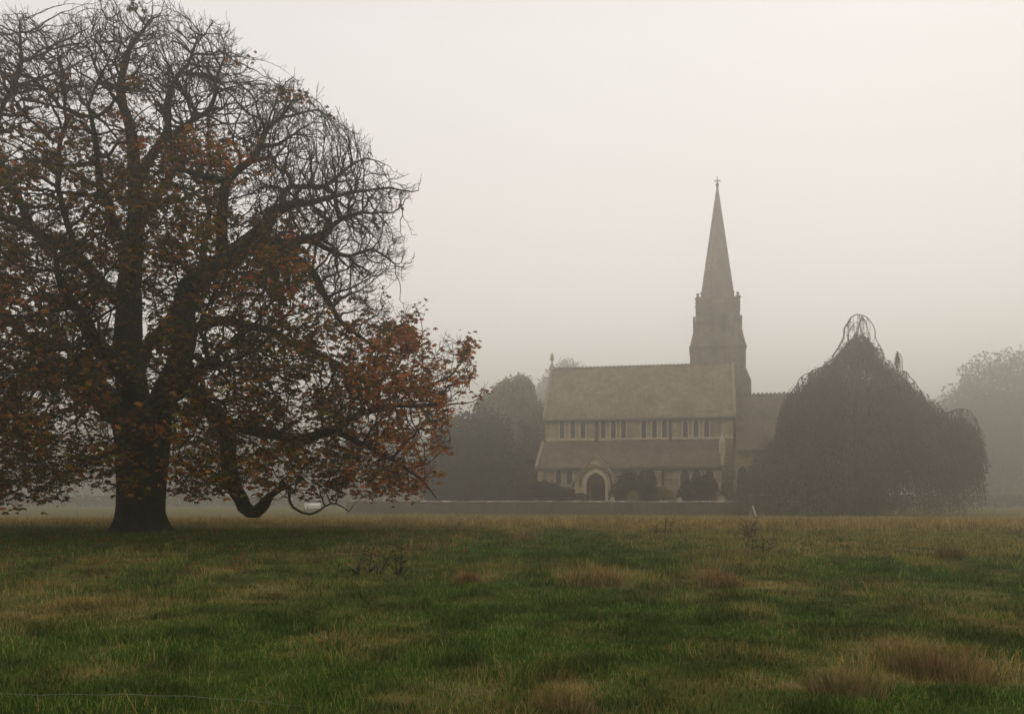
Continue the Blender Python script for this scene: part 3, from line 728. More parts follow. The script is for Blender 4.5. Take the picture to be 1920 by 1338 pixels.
limbsW = [
 [(*wp(1560,668),.16),(*wp(1578,640),.14),(*wp(1589,605),.12),(*wp(1603,588),.10),(*wp(1624,594),.09),(*wp(1641,622),.08),(*wp(1652,662),.07),(*wp(1670,700),.05)],
 [(*wp(1590,650),.1),(*wp(1592,618),.08),(*wp(1606,603),.06),(*wp(1614,615),.04),(*wp(1618,630),.03)],
 [(*wp(1596,660,.5),.1),(*wp(1612,600,.5),.07),(*wp(1622,605,.5),.06),(*wp(1630,640,.5),.05),(*wp(1634,680,.5),.03)],
 [(*wp(1570,680,-1),.12),(*wp(1535,690,-1),.1),(*wp(1505,705,-1),.07),(*wp(1485,735,-1),.05),(*wp(1468,755,-1),.03)],
 [(*wp(1660,720),.14),(*wp(1675,700),.1),(*wp(1680,672),.07),(*wp(1682,660),.03)],
 [(*wp(1670,720),.12),(*wp(1690,697),.1),(*wp(1712,712),.08),(*wp(1728,738),.06),(*wp(1738,765),.03)],
 [(*wp(1720,790),.16),(*wp(1760,775),.13),(*wp(1800,768),.1),(*wp(1822,772),.08),(*wp(1834,800),.05),(*wp(1837,840),.03)],
]
ext = [(wp(1784, 774)[0], 0, 9.3, 2.15), (wp(1784, 774)[0], 0, 9.3, 2.15), (wp(1765, 774)[0], .6, 9.6, 2.4), (wp(1715, 730)[0], .8, 11.4, 2.4), (-3.4, -.5, 13.1, 2.4), (-5.2, 0, 11.6, 2.0), (3.0, -1.0, 13.0, 1.8), (5.0, 0, 11.5, 3)]
weeping_tree('weeping_beech', (wl.x, wl.y, GF), prof, ext, 9500, ((.08, .05, .032), (.19, .122, .078), M_weepbark), 'big domed weeping tree with a looped top branch in front of the church end', limbsW, .026, 7, .12, 4, -2.3)
# hanging hair off the loop
# pale willow left of the church
VD = 118.0*KF; vl = W(960, 950, VD); vl.z = GF
weeping_tree('weeping_willow', (vl.x, vl.y, GF), [(.3, 3.6), (6, 4.2), (11, 4.0), (14, 3.4), (16, 2.3), (17.6, .9)],
             [(-3.0, 0, 15.6, 1.6), (3.0, .3, 14.9, 2.0), (1.2, -.4, 18.0, 1.3), (-.8, 0, 17.3, 1.5)], 3600, ((.26, .225, .12), (.42, .36, .2), M_weepbark), 'pale wispy weeping tree rising between the dark evergreen and the church gable',
             [[(0, 0, 10, .3), (1.3, 0, 15, .18), (1.6, 0, 18.3, .06)], [(0, 0, 9, .25), (-2.4, 0, 13, .15), (-3.4, 0, 15.8, .06)], [(0, 0, 8, .25), (2.8, 0, 13, .14), (3.5, 0, 15.3, .05)]], .045, 6, .2)
def place_tree(name, px, D, lobes_px, n, size, cols, label, **k):
    """lobes in photograph measures: (px, py, half width px, half height px, depth m)"""
    D *= KF; s = F/D; lo = []
    for a, b, hw, hh, dp in lobes_px:
        lo.append(((a-px)/s, random.uniform(-.2, .2)*dp*KF, EYE-GF+(HY-b)/s, hw/s, dp*KF, hh/s))
    return leafy_tree(name, ((px-CX)/s, D, GF), lo, n, size*KF, cols, label, **k)
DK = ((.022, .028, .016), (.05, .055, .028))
place_tree('yew_tree', 905, 104, [(880, 850, 78, 85, 5), (900, 835, 58, 50, 4.5), (948, 885, 58, 52, 4.5), (840, 895, 50, 55, 4), (985, 895, 32, 40, 3), (830, 925, 40, 26, 3), (900, 925, 60, 25, 3.5), (960, 928, 50, 22, 3)], 36000, .22, DK, 'broad dark evergreen tree between the big autumn tree and the church', trunk_r=.5)
place_tree('autumn_bush_tree', 990, 108, [(995, 830, 26, 60, 2.5), (985, 870, 28, 55, 2.5)], 7000, .2, ((.10, .085, .045), (.17, .145, .08)), 'slim brownish tree hard against the church gable end')
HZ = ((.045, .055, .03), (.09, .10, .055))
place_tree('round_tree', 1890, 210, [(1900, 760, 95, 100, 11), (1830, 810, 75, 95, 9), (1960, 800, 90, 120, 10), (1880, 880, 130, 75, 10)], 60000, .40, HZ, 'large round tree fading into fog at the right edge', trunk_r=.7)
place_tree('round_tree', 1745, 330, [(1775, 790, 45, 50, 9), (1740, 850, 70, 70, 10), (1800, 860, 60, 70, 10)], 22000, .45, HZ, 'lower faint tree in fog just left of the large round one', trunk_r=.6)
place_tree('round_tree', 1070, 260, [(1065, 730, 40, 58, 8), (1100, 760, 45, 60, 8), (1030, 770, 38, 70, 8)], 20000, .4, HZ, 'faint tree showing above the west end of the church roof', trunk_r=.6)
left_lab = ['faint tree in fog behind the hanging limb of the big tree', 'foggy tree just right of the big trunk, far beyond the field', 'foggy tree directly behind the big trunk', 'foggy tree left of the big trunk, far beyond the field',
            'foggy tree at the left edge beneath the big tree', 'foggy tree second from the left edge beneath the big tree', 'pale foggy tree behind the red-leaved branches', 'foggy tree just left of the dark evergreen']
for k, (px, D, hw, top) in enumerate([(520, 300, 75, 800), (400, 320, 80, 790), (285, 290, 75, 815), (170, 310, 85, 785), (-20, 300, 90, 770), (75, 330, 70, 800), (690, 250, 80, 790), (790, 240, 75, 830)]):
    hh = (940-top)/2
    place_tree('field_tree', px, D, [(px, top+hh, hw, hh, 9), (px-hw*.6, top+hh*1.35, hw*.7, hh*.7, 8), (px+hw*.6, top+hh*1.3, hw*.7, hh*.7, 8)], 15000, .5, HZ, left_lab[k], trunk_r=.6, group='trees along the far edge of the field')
# hedge line far left
def hedge(name, x0, x1, D, h, label):
    L = abs(x1-x0); n = int(L*90); P = np.stack([rng.uniform(-L/2, L/2, n), rng.normal(0, .6, n), h*rng.random(n)**.8], 1)
    P[:, 2] *= .75+.5*fbm(P[:, 0]/3, P[:, 0]*0, 8, 3)
    C = np.array(HZ[0])+(np.array(HZ[1])-np.array(HZ[0]))*rng.random((n, 1))
    o = fast_mesh(name, leaf_quads(P, .28), [np.arange(n*4).reshape(-1, 4)], M_leaf, attr={'tint': np.repeat(C, 4, 0)})
    o.location = ((x0+x1)/2*KF, D*KF, GF); o.scale = (KF,)*3; return tag(o, label, 'hedge')
hedge('hedge', -110, -24, 165, 2.1, 'low foggy hedge crossing the far side of the field at left')
hedge('hedge', 52, 130, 150, 2.0, 'low foggy hedge running off to the right beyond the weeping tree')

# churchyard shrubs
def shrub(name, D, lob, n, cols, label, size=.12): return place_tree(name, lob[0][0], D, lob, n, size, cols, label, cat='shrub', trunk_r=.08)
shrub('shrub', 89.5, [(1180, 912, 26, 30, 1.4), (1170, 925, 28, 22, 1.4)], 6000, DK, 'tall dark shrub just right of the porch')
shrub('shrub', 89, [(1212, 908, 20, 30, 1.3), (1216, 925, 22, 20, 1.3)], 5000, DK, 'dark shrub covering the window left of the drainpipe')
shrub('shrub', 88.5, [(1310, 918, 32, 24, 1.4), (1325, 908, 20, 20, 1.2), (1290, 925, 20, 18, 1.2)], 7000, DK, 'dark rounded shrub below the right-hand aisle windows')
shrub('shrub', 90, [(1035, 925, 28, 20, 1.3), (1015, 920, 26, 20, 1.3)], 5000, DK, 'low dark shrub left of the porch under the paired windows')
shrub('shrub', 91, [(985, 925, 30, 24, 1.5), (1062, 928, 18, 14, 1.2)], 5000, ((.05, .04, .022), (.09, .07, .04)), 'brown shrub at the west corner of the churchyard')
shrub('shrub', 86.3, [(1187, 932, 11, 12, .6)], 900, ((.16, .17, .05), (.3, .3, .12)), 'small yellow-green bush on the wall below the porch', .09)
shrub('shrub', 88, [(1243, 922, 13, 12, .7), (1252, 928, 12, 9, .6)], 1400, ((.16, .13, .06), (.27, .22, .1)), 'small yellowing bush at the foot of the drainpipe', .09)
shrub('shrub', 90.5, [(1090, 935, 14, 12, .7)], 1200, ((.06, .05, .025), (.12, .1, .05)), 'small brown bush at the left foot of the porch', .1)

# ------------------------------------------------------------------ church
ANG = math.radians(12); CA, SA = math.cos(ANG), math.sin(ANG)
CD = 94.5*KF; OX = (1009-CX)/F*CD; OY = CD
def loc_uz(px, py, v):
    kx = (px-CX)/F
    u = (kx*(OY/KF+v*CA)-OX/KF-v*SA)/(CA+kx*SA)
    Y = OY+KF*(-u*SA+v*CA)
    return u, (EYE-GF+(HY-py)/F*Y)/KF
church = empty('church', (OX, OY, GF), -ANG); church.scale = (KF,)*3
tag(church, 'grey-brown gothic stone church with a tall spire behind a low wall, fading into fog', 'church')

def arch(c, w, sill, spring, apex, k=6):
    """outline of a pointed opening from bottom left, over the top, to bottom right"""
    pts = [(c-w/2, sill), (c-w/2, spring)]
    h = apex-spring
    for i in range(1, k+1):
        t = i/k; a = t*math.pi/2*.92
        pts.append((c-w/2+(w/2)*(1-math.cos(a))/(1-math.cos(math.pi/2*.92)), spring+h*math.sin(a)/math.sin(math.pi/2*.92)))
    R_ = [(2*c-x, z) for x, z in pts[::-1][1:]]
    return pts+R_
def wall_open(mb, u0, u1, z0, z1, v, ops, depth=.35):
    """front skin at v with pointed openings and reveals; ops [(c,w,sill,spring,apex)]"""
    ops = sorted(ops); cur = u0
    for (c, w, sill, spring, apex) in ops:
        a, b_ = c-w/2, c+w/2
        mb.add([(cur, v, z0), (a, v, z0), (a, v, z1), (cur, v, z1)], [(0, 1, 2, 3)])
        mb.add([(a, v, z0), (b_, v, z0), (b_, v, sill), (a, v, sill)], [(0, 1, 2, 3)])
        o = arch(c, w, sill, spring, apex); top = o[1:-1]; nt_ = len(top)
        for i in range(nt_-1):
            (x0, y0), (x1, y1) = top[i], top[i+1]
            mb.add([(x0, v, y0), (x1, v, y1), (x1, v, z1), (x0, v, z1)], [(0, 1, 2, 3)])
        n_ = len(o)
        for i in range(n_):
            (x0, y0), (x1, y1) = o[i], o[(i+1) % n_]
            mb.add([(x0, v, y0), (x1, v, y1), (x1, v+depth, y1), (x0, v+depth, y0)], [(0, 1, 2, 3)])
        cur = b_
    mb.add([(cur, v, z0), (u1, v, z0), (u1, v, z1), (cur, v, z1)], [(0, 1, 2, 3)])
def window(ops, v, parent, name='window', hood=True, depth=.3, material=None):
    """one window: pane, with dressed stone surround as its frame"""
    (c, w, sill, spring, apex) = ops
    mb = MB(); o = arch(c, w+.02, sill, spring, apex+.01); n_ = len(o)
    mb.add([(x, v+depth, z) for x, z in o]+[(x, v+depth+.05, z) for x, z in o], [tuple(range(n_)), tuple(range(2*n_-1, n_-1, -1))]+[(i, (i+1) % n_, (i+1) % n_+n_, i+n_) for i in range(n_)])
    win = mb.build(name, material or M_glass, parent)
    t = .13; mb = MB()
    i_ = arch(c, w+.01, sill, spring, apex); o_ = arch(c, w+2*t, sill-t, spring, apex+t*1.3)
    n_ = len(i_)
    for i in range(n_-1):
        a0, a1, b0, b1 = i_[i], i_[i+1], o_[i], o_[i+1]
        vs = [(a0[0], v-.06, a0[1]), (a1[0], v-.06, a1[1]), (b1[0], v-.06, b1[1]), (b0[0], v-.06, b0[1]),
              (a0[0], v+.02, a0[1]), (a1[0], v+.02, a1[1]), (b1[0], v+.02, b1[1]), (b0[0], v+.02, b0[1])]
        mb.hexa(vs[:4], vs[4:])
    mb.build('window_frame', M_trim, win)
    mb = MB(); mb.box(c-w/2-t-.05, c+w/2+t+.05, v-.12, v+.25, sill-.14, sill-.003); mb.build('sill', M_trim, win)
    return win
# --- aisle
V0 = 0.0; V1 = 3.7; VR = 8.8; VN = 13.9
uA1 = loc_uz(1352, 873, V0)[0]; zA = loc_uz(1180, 873, V0)[1]
zC = loc_uz(1180, 829, V1)[1]; uN0 = loc_uz(1023, 800, V1)[0]; zE = loc_uz(1180, 778, V1)[1]
uN1 = (loc_uz(1368, 790, V1)[0]+loc_uz(1378, 700, VR)[0])/2; zR = loc_uz(1180, 689, VR)[1]
print('church', uA1, zA, zC, uN0, zE, uN1, zR)
aops = []
for px in (1047, 1068): u, z = loc_uz(px, 900, V0); aops.append((u, .62, loc_uz(px, 908, V0)[1], loc_uz(px, 889, V0)[1], loc_uz(px, 880, V0)[1]))
for px in (1184, 1206, 1222): u, z = loc_uz(px, 900, V0); aops.append((u, .72, loc_uz(px, 925, V0)[1], loc_uz(px, 892, V0)[1], loc_uz(px, 881, V0)[1]))
for px, w in ((1284, .95), (1306, .95), (1330, .95)): u, z = loc_uz(px, 900, V0); aops.append((u, w, loc_uz(px, 922, V0)[1], loc_uz(px, 895, V0)[1], loc_uz(px, 878, V0)[1]))
mb = MB(); wall_open(mb, 0, uA1, -.3, zA, V0, aops)
mb.add([(0, 0, -.3), (0, V1, -.3), (0, V1, zC), (0, 0, zA)], [(0, 1, 2, 3)]); mb.add([(uA1, 0, -.3), (uA1, V1, -.3), (uA1, V1, zC), (uA1, 0, zA)], [(0, 1, 2, 3)])
# --- clerestory and nave
cops = []
for px in (1054, 1074, 1093, 1131, 1150, 1169, 1207, 1227, 1246, 1285, 1305, 1325):
    u, z = loc_uz(px, 800, V1); cops.append((u, .5, loc_uz(px, 821, V1)[1], loc_uz(px, 794, V1)[1], loc_uz(px, 787, V1)[1]))
wall_open(mb, uN0, uN1, zC-1.0, zE, V1, cops)
for uu in (uN0, uN1):
    mb.add([(uu, V1, -.3), (uu, VN, -.3), (uu, VN, zE), (uu, VR, zR), (uu, V1, zE)], [(0, 1, 2, 3, 4)])
mb.add([(uN0, VN, -.3), (uN1, VN, -.3), (uN1, VN, zE), (uN0, VN, zE)], [(0, 1, 2, 3)])
mb.add([(uA1+.002, V1, -.3), (uN1, V1, -.3), (uN1, V1, zC-1.0), (uA1+.002, V1, zC-1.0)], [(0, 1, 2, 3)])
mb.build('wall', M_stone, church)
for o in aops: window(o, V0, church, 'aisle_window')
for o in cops: window(o, V1, church, 'clerestory_window')
def slab(mb, pts, th):
    """a sloping roof sheet: quad points and thickness straight down"""
    mb.hexa([(x, y, z-th) for x, y, z in pts], pts)
def roof(name, m_, u0, u1, va, za, vb, zb, parent, th=.22, course=True):
    mb = MB(); slab(mb, [(u0, va, za), (u1, va, za), (u1, vb, zb), (u0, vb, zb)], th)
    o = mb.build(name, m_, parent); return o
def lerp(a, b, t): return a+(b-a)*t
# overhanging eaves
def ext_eave(v0, z0, v1, z1, e): s = (z1-z0)/(v1-v0); return v0-e, z0-s*e
ve, ze = ext_eave(V1, zE+.12, VR, zR+.12, .35)
nr_ = roof('nave_roof', M_roof, uN0-.1, uN1+.1, ve, ze, VR, zR+.12, church)
ve2, ze2 = 2*VR-ve, ze
roof('nave_roof', M_roof, uN0-.1, uN1+.1, ve2, ze2, VR+.002, zR+.118, church)
mb = MB()
k = int((uN1-uN0)/.45)
for i in range(k): x = uN0+.3+i*.45; mb.hexa([(x-.2, VR-.12, zR+.1), (x+.2, VR-.12, zR+.1), (x+.2, VR+.12, zR+.1), (x-.2, VR+.12, zR+.1)], [(x-.06, VR-.05, zR+.30), (x+.06, VR-.05, zR+.30), (x+.06, VR+.05, zR+.30), (x-.06, VR+.05, zR+.30)])
mb.box(uN0-.05, uN1+.05, VR-.14, VR+.14, zR+.02, zR+.2)
mb.build('ridge_crest', M_roof, nr_)
va_, za_ = ext_eave(V0, zA+.1, V1, zC+.1, .3)
ar = roof('aisle_roof', M_aisle, -.1, uA1+.1, va_, za_, V1-.02, zC+.1, church)
# gutters (the dark lines under the eaves)
mb = MB(); mb.box(uN0-.1, uN1+.1, ve-.1, ve+.1, ze-.36, ze-.16); mb.build('gutter', M_lead, church)
mb = MB(); mb.box(-.1, uA1+.1, va_-.1, va_+.1, za_-.38, za_-.18); mb.build('gutter', M_lead, church)
# string course over the aisle roof, plinth and sill string
mb = MB(); mb.box(uN0, uN1, V1-.1, V1-.003, zC+.28, zC+.48); mb.build('string_course', M_trim, church)
mb = MB(); mb.box(.0, uA1, V0-.09, V0-.003, .5, .7); mb.build('plinth', M_trim, church)
zz = loc_uz(1250, 894, V0)[1]
for a, b_ in ((1246, 1276), (1344, 1350)):
    mb = MB(); mb.box(loc_uz(a, 894, 0)[0], loc_uz(b_, 894, 0)[0], -.08, -.003, zz-.1, zz+.06)
    mb.build('string_course', M_trim, church)
# coping on gables
def coping(name, u, va, za, vb, zb, w=.34, h=.34, up=.2):
    mb = MB(); mb.hexa([(u-w/2, va, za+up-h), (u+w/2, va, za+up-h), (u+w/2, vb, zb+up-h), (u-w/2, vb, zb+up-h)], [(u-w/2, va, za+up), (u+w/2, va, za+up), (u+w/2, vb, zb+up), (u-w/2, vb, zb+up)])
    return mb.build(name, M_cop, church)
for uu in (uN0-.12, uN1+.12):
    coping('gable_coping', uu, ve-.02, ze+.02, VR, zR+.12); coping('gable_coping', uu, ve2+.02, ze2+.02, VR+.002, zR+.12)
coping('gable_coping', -.12, va_-.02, za_, V1-.05, zC+.1); 
coping('gable_coping', uA1+.12, va_-.02, za_, V1-.05, zC+.1)
# kneelers
# west finial
fx, fz = uN0-.12, zR+.3
mb = MB(); mb.hexa([(fx-.35, VR-.3, fz-.3), (fx+.35, VR-.3, fz-.3), (fx+.35, VR+.3, fz-.3), (fx-.35, VR+.3, fz-.3)], [(fx-.2, VR-.2, fz+.3), (fx+.2, VR-.2, fz+.3), (fx+.2, VR+.2, fz+.3), (fx-.2, VR+.2, fz+.3)])
mb.frustum(fx, VR, fz+.3, fz+.75, .12, .10, 8); mb.frustum(fx, VR, fz+.75, fz+.95, .14, .26, 8); mb.frustum(fx, VR, fz+.95, fz+1.25, .26, .2, 8); mb.frustum(fx, VR, fz+1.25, fz+1.55, .24, .1, 8); mb.frustum(fx, VR, fz+1.55, fz+1.72, .1, .03, 8)
mb.build('finial', M_trim, church)
# buttresses / pipes on the clerestory and aisle
def buttress(u, v, z1, w=.5, d=.7, name='buttress', zb=-.3):
    mb = MB(); mb.box(u-w/2, u+w/2, v-d, v-.003, zb, z1*.55); mb.hexa([(u-w/2, v-d, z1*.55), (u+w/2, v-d, z1*.55), (u+w/2, v-.003, z1*.55), (u-w/2, v-.003, z1*.55)], [(u-w/2, v-d*.55, z1*.62), (u+w/2, v-d*.55, z1*.62), (u+w/2, v-.003, z1*.62), (u-w/2, v-.003, z1*.62)])
    mb.box(u-w/2, u+w/2, v-d*.55, v-.003, z1*.62, z1*.86); mb.hexa([(u-w/2, v-d*.55, z1*.86), (u+w/2, v-d*.55, z1*.86), (u+w/2, v-.003, z1*.86), (u-w/2, v-.003, z1*.86)], [(u-w/2, v-.06, z1*.97), (u+w/2, v-.06, z1*.97), (u+w/2, v-.003, z1*.97), (u-w/2, v-.003, z1*.97)])
    return mb.build(name, M_stone, church)
buttress(.3, 0, zA, .6); buttress(uA1-.3, 0, zA, .6)
buttress(loc_uz(1236, 900, 0)[0], 0, zA, .5); 
for px in (1119, 1257):
    u, _ = loc_uz(px, 800, V1); mb = MB(); mb.box(u-.14, u+.14, V1-.22, V1-.003, zC+.12, zE-.05); mb.build('drainpipe', M_lead, church)
u, _ = loc_uz(1243, 900, 0); mb = MB(); mb.box(u-.09, u+.09, -.2, -.003, -.1, zA-.25); mb.build('drainpipe', M_lead, church)
# small pinnacle at the aisle's east end
u, z = loc_uz(1354, 835, 1.8)
mb = MB(); mb.box(u-.32, u+.32, 1.5, 2.1, z-1.6, z+.3); mb.hexa([(u-.4, 1.42, z+.3), (u+.4, 1.42, z+.3), (u+.4, 2.18, z+.3), (u-.4, 2.18, z+.3)], [(u-.4, 1.42, z+.42), (u+.4, 1.42, z+.42), (u+.4, 2.18, z+.42), (u-.4, 2.18, z+.42)])
mb.frustum(u, 1.8, z+.42, z+1.35, .42, .05, 4, math.pi/4); mb.build('pinnacle', M_trim, church)
# --- porch
VP = -3.0
pu, pz = loc_uz(1117, 852, VP); pw = (loc_uz(1157, 905, VP)[0]-loc_uz(1077, 905, VP)[0])/2; pze = loc_uz(1117, 903, VP)[1]
ow = loc_uz(1136, 905, VP)[0]-loc_uz(1100, 905, VP)[0]
op = (pu, ow, -.3, loc_uz(1117, 908, VP)[1], loc_uz(1117, 886, VP)[1])
mb = MB()
a, b_ = pu-ow/2, pu+ow/2
o = arch(*op, k=9)[1:-1]
def gz(x): return pz-(pz-pze)*abs(x-pu)/pw
mb.add([(pu-pw, VP, -.3), (a, VP, -.3), (a, VP, gz(a)), (pu-pw, VP, pze)], [(0, 1, 2, 3)]); mb.add([(b_, VP, -.3), (pu+pw, VP, -.3), (pu+pw, VP, pze), (b_, VP, gz(b_))], [(0, 1, 2, 3)])
for i in range(len(o)-1):
    (x0, y0), (x1, y1) = o[i], o[i+1]
    mb.add([(x0, VP, y0), (x1, VP, y1), (x1, VP, gz(x1)), (x0, VP, gz(x0))], [(0, 1, 2, 3)])
oo = arch(*op, k=9)
for i in range(len(oo)-1):
    (x0, y0), (x1, y1) = oo[i], oo[i+1]
    mb.add([(x0, VP, y0), (x1, VP, y1), (x1, VP+.6, y1), (x0, VP+.6, y0)], [(0, 1, 2, 3)])
for s in (-1, 1): mb.add([(pu+s*pw, VP, -.3), (pu+s*pw, -.003, -.3), (pu+s*pw, -.003, pze), (pu+s*pw, VP, pze)], [(0, 1, 2, 3)])
porch = mb.build('porch', M_porch, church)
for (ra, rb, yy) in ((.0, .28, .1), (.5, .72, .16)):      # two moulded orders round the doorway
    mb = MB(); i_ = arch(pu, ow+2*ra, -.28 if ra < .3 else op[3]-.2, op[3], op[4]+ra*1.05, 9); o_ = arch(pu, ow+2*rb, -.28 if ra < .3 else op[3]-.2, op[3], op[4]+rb*1.05, 9)
    for i in range(len(i_)-1):
        a0, a1, b0, b1 = i_[i], i_[i+1], o_[i], o_[i+1]
        mb.hexa([(a0[0], VP-yy, a0[1]), (a1[0], VP-yy, a1[1]), (b1[0], VP-yy, b1[1]), (b0[0], VP-yy, b0[1])], [(a0[0], VP+.02, a0[1]), (a1[0], VP+.02, a1[1]), (b1[0], VP+.02, b1[1]), (b0[0], VP+.02, b0[1])])
    mb.build('arch_moulding', M_trim if ra < .3 else M_aisle, porch)
mb = MB(); mb.box(pu-.8, pu+.8, -.12, -.01, -.2, 3.0); mb.build('door', M_door, porch)
vk = 2.6
for s in (-1, 1):
    mb = MB(); e_ = .35; sl = (pz-pze)/pw
    mb.hexa([(pu, VP-.15, pz-.02), (pu+s*(pw+e_), VP-.15, pze-sl*e_-.02), (pu+s*(pw+e_), vk, pze-sl*e_-.02), (pu, vk, pz-.02)], [(pu, VP-.15, pz+.16), (pu+s*(pw+e_), VP-.15, pze-sl*e_+.16), (pu+s*(pw+e_), vk, pze-sl*e_+.16), (pu, vk, pz+.16)])
    mb.build('porch_roof', M_aisle, porch)
    mb = MB(); mb.hexa([(pu, VP-.25, pz), (pu+s*(pw+e_+.05), VP-.25, pze-sl*e_), (pu+s*(pw+e_+.05), VP+.05, pze-sl*e_), (pu, VP+.05, pz)], [(pu, VP-.25, pz+.27), (pu+s*(pw+e_+.05), VP-.25, pze-sl*e_+.27), (pu+s*(pw+e_+.05), VP+.05, pze-sl*e_+.27), (pu, VP+.05, pz+.27)])
    mb.build('porch_coping', M_cop, porch)
# --- chancel / east range
cv0 = 2.6; cvr = 8.8; uC1 = uN1+15; uC0 = uN1+.004
zcr = loc_uz(1440, 740, cvr)[1]; zce = loc_uz(1400, 838, cv0)[1]
mb = MB(); eops = []
for px in (1392, 1440, 1490): u, _ = loc_uz(px, 880, cv0); eops.append((u, 1.0, 2.0, 4.0, 5.0))
wall_open(mb, uC0, uC1, -.3, zce, cv0, eops)
mb.add([(uC1, cv0, -.3), (uC1, 2*cvr-cv0, -.3), (uC1, 2*cvr-cv0, zce), (uC1, cvr, zcr), (uC1, cv0, zce)], [(0, 1, 2, 3, 4)])
mb.add([(uC0, cv0, -.3), (uC0, V1+.1, -.3), (uC0, V1+.1, zce+1), (uC0, cv0, zce)], [(0, 1, 2, 3)])
mb.build('chancel_wall', M_stone, church)
for o_ in eops: window(o_, cv0, church, 'chancel_window')
vce, zze = ext_eave(cv0, zce+.1, cvr, zcr+.1, .35)
cr_ = roof('chancel_roof', M_aisle, uC0+.3, uC1+.15, vce, zze, cvr, zcr+.1, church)
roof('chancel_roof', M_aisle, uC0+.3, uC1+.15, 2*cvr-vce, zze, cvr+.002, zcr+.098, church)
mb = MB()
for i in range(int((uC1-uC0)/.45)): x = uC0+.6+i*.45; mb.hexa([(x-.2, cvr-.12, zcr+.08), (x+.2, cvr-.12, zcr+.08), (x+.2, cvr+.12, zcr+.08), (x-.2, cvr+.12, zcr+.08)], [(x-.06, cvr-.05, zcr+.26), (x+.06, cvr-.05, zcr+.26), (x+.06, cvr+.05, zcr+.26), (x-.06, cvr+.05, zcr+.26)])
mb.build('ridge_crest', M_aisle, cr_)
mb = MB(); mb.box(uC0+.3, uC1+.15, vce-.1, vce+.1, zze-.38, zze-.18); mb.build('gutter', M_lead, church)
# --- tower (north of the nave) and spire
tv = 12.6
tu = loc_uz(1345, 700, tv)[0]
def tz(py, v=tv): return loc_uz(1345, py, v)[1]
def tw(px0, px1, py=650): return (loc_uz(px1, py, tv)[0]-loc_uz(px0, py, tv)[0])/2
h1 = tw(1296, 1394)          # half width of the shaft; it shows slightly wider as it is turned
k_ = 1/(CA+SA)*1.10
z_corn = tz(660); z_t2 = tz(609); z_t3 = tz(568); z_sp = tz(552); z_ap = tz(352); z_fin = tz(333)
def sqf(mb, hw0, hw1, z0, z1, ch0=0., ch1=0.):
    """square frustum with chamfered corners"""
    def ring(h, c, z):
        c = max(c, .001); return [(tu-h+c, tv-h, z), (tu+h-c, tv-h, z), (tu+h, tv-h+c, z), (tu+h, tv+h-c, z), (tu+h-c, tv+h, z), (tu-h+c, tv+h, z), (tu-h, tv+h-c, z), (tu-h, tv-h+c, z)]
    a, b_ = ring(hw0, ch0, z0), ring(hw1, ch1, z1)
    mb.add(a+b_, [tuple(range(7, -1, -1)), tuple(range(8, 16))]+[(i, (i+1) % 8, (i+1) % 8+8, i+8) for i in range(8)])
H0 = tw(1289, 1402)/(CA+SA)*1.07; H2 = tw(1299.5, 1391)/(CA+SA)*1.06; HS = tw(1313, 1376.5)/1.0
mb = MB(); sqf(mb, H0, H0, -.3, z_corn, .25, .25)
tower = mb.build('tower', M_tower, church)
mb = MB(); sqf(mb, H0+.1, H0+.1, z_corn, z_corn+.3, .25, .25); mb.build('cornice', M_tower, tower)
mb = MB(); sqf(mb, H0+.02, H2, z_corn+.3, z_t2, .25, .35); sqf(mb, H2, H2-.05, z_t2, z_t3, .35, .5)
mb.build('belfry', M_tower, tower)
mb = MB(); sqf(mb, H2+.1, H2+.1, z_t2-.12, z_t2+.12, .35, .35); mb.build('cornice', M_tower, tower)
for dx, dy in ((0, -1), (1, 0), (-1, 0), (0, 1)):   # gabled belfry lights
    mb = MB()
    for s in (-.7, .7):
        o = arch(s, .5, z_corn+.8, z_t2+.2, z_t2+.9, 5)
        q0 = [((tu+x if dy else tu+dx*(H2+.03)), (tv+dy*(H2+.03) if dy else tv+x), z) for x, z in o]
        q1 = [((x+0 if dy else x+dx*.06+dx*.2), (y+dy*.26 if dy else y), z) for x, y, z in q0]
        n_ = len(o); mb.add(q0+q1, [tuple(range(n_)), tuple(range(n_, 2*n_))]+[(i, (i+1) % n_, (i+1) % n_+n_, i+n_) for i in range(n_)])
    mb.build('louvre', M_aisle, tower)
# corner pinnacles, low and inner pair
def pinn(x, y, z0, z1, w):
    mb = MB(); mb.frustum(x, y, z0-1.2, z0+(z1-z0)*.35, w, w, 4, math.pi/4); mb.frustum(x, y, z0+(z1-z0)*.35, z0+(z1-z0)*.42, w*1.35, w*1.35, 4, math.pi/4)
    mb.frustum(x, y, z0+(z1-z0)*.42, z1-.25, w*1.05, w*.15, 4, math.pi/4); mb.frustum(x, y, z1-.25, z1-.1, w*.5, w*.5, 6); mb.frustum(x, y, z1-.1, z1, w*.4, .02, 6)
    mb.build('pinnacle', M_tower, tower)
for sx in (-1, 1):
    for sy in (-1, 1):
        pinn(tu+sx*(H2-.25), tv+sy*(H2-.25), z_t3-.3, tz(556), .36)
for dx, dy in ((0, -1), (1, 0), (-1, 0), (0, 1)):
    pinn(tu+dx*(H2-.7), tv+dy*(H2-.7), z_t3-.3, tz(546), .34)
mb = MB(); mb.frustum(tu, tv, z_t3-.9, z_ap, HS*1.10*1.082, .12, 8, math.pi/8)
spire = mb.build('spire', M_tower, tower)
for zz_ in (tz(500), tz(440)):
    f_ = (z_ap-zz_)/(z_ap-z_t3+.9); mb = MB(); r_ = HS*1.19*f_+.06; mb.frustum(tu, tv, zz_-.12, zz_+.12, r_, r_-.03, 8, math.pi/8)
    mb.build('spire_band', M_tower, spire)
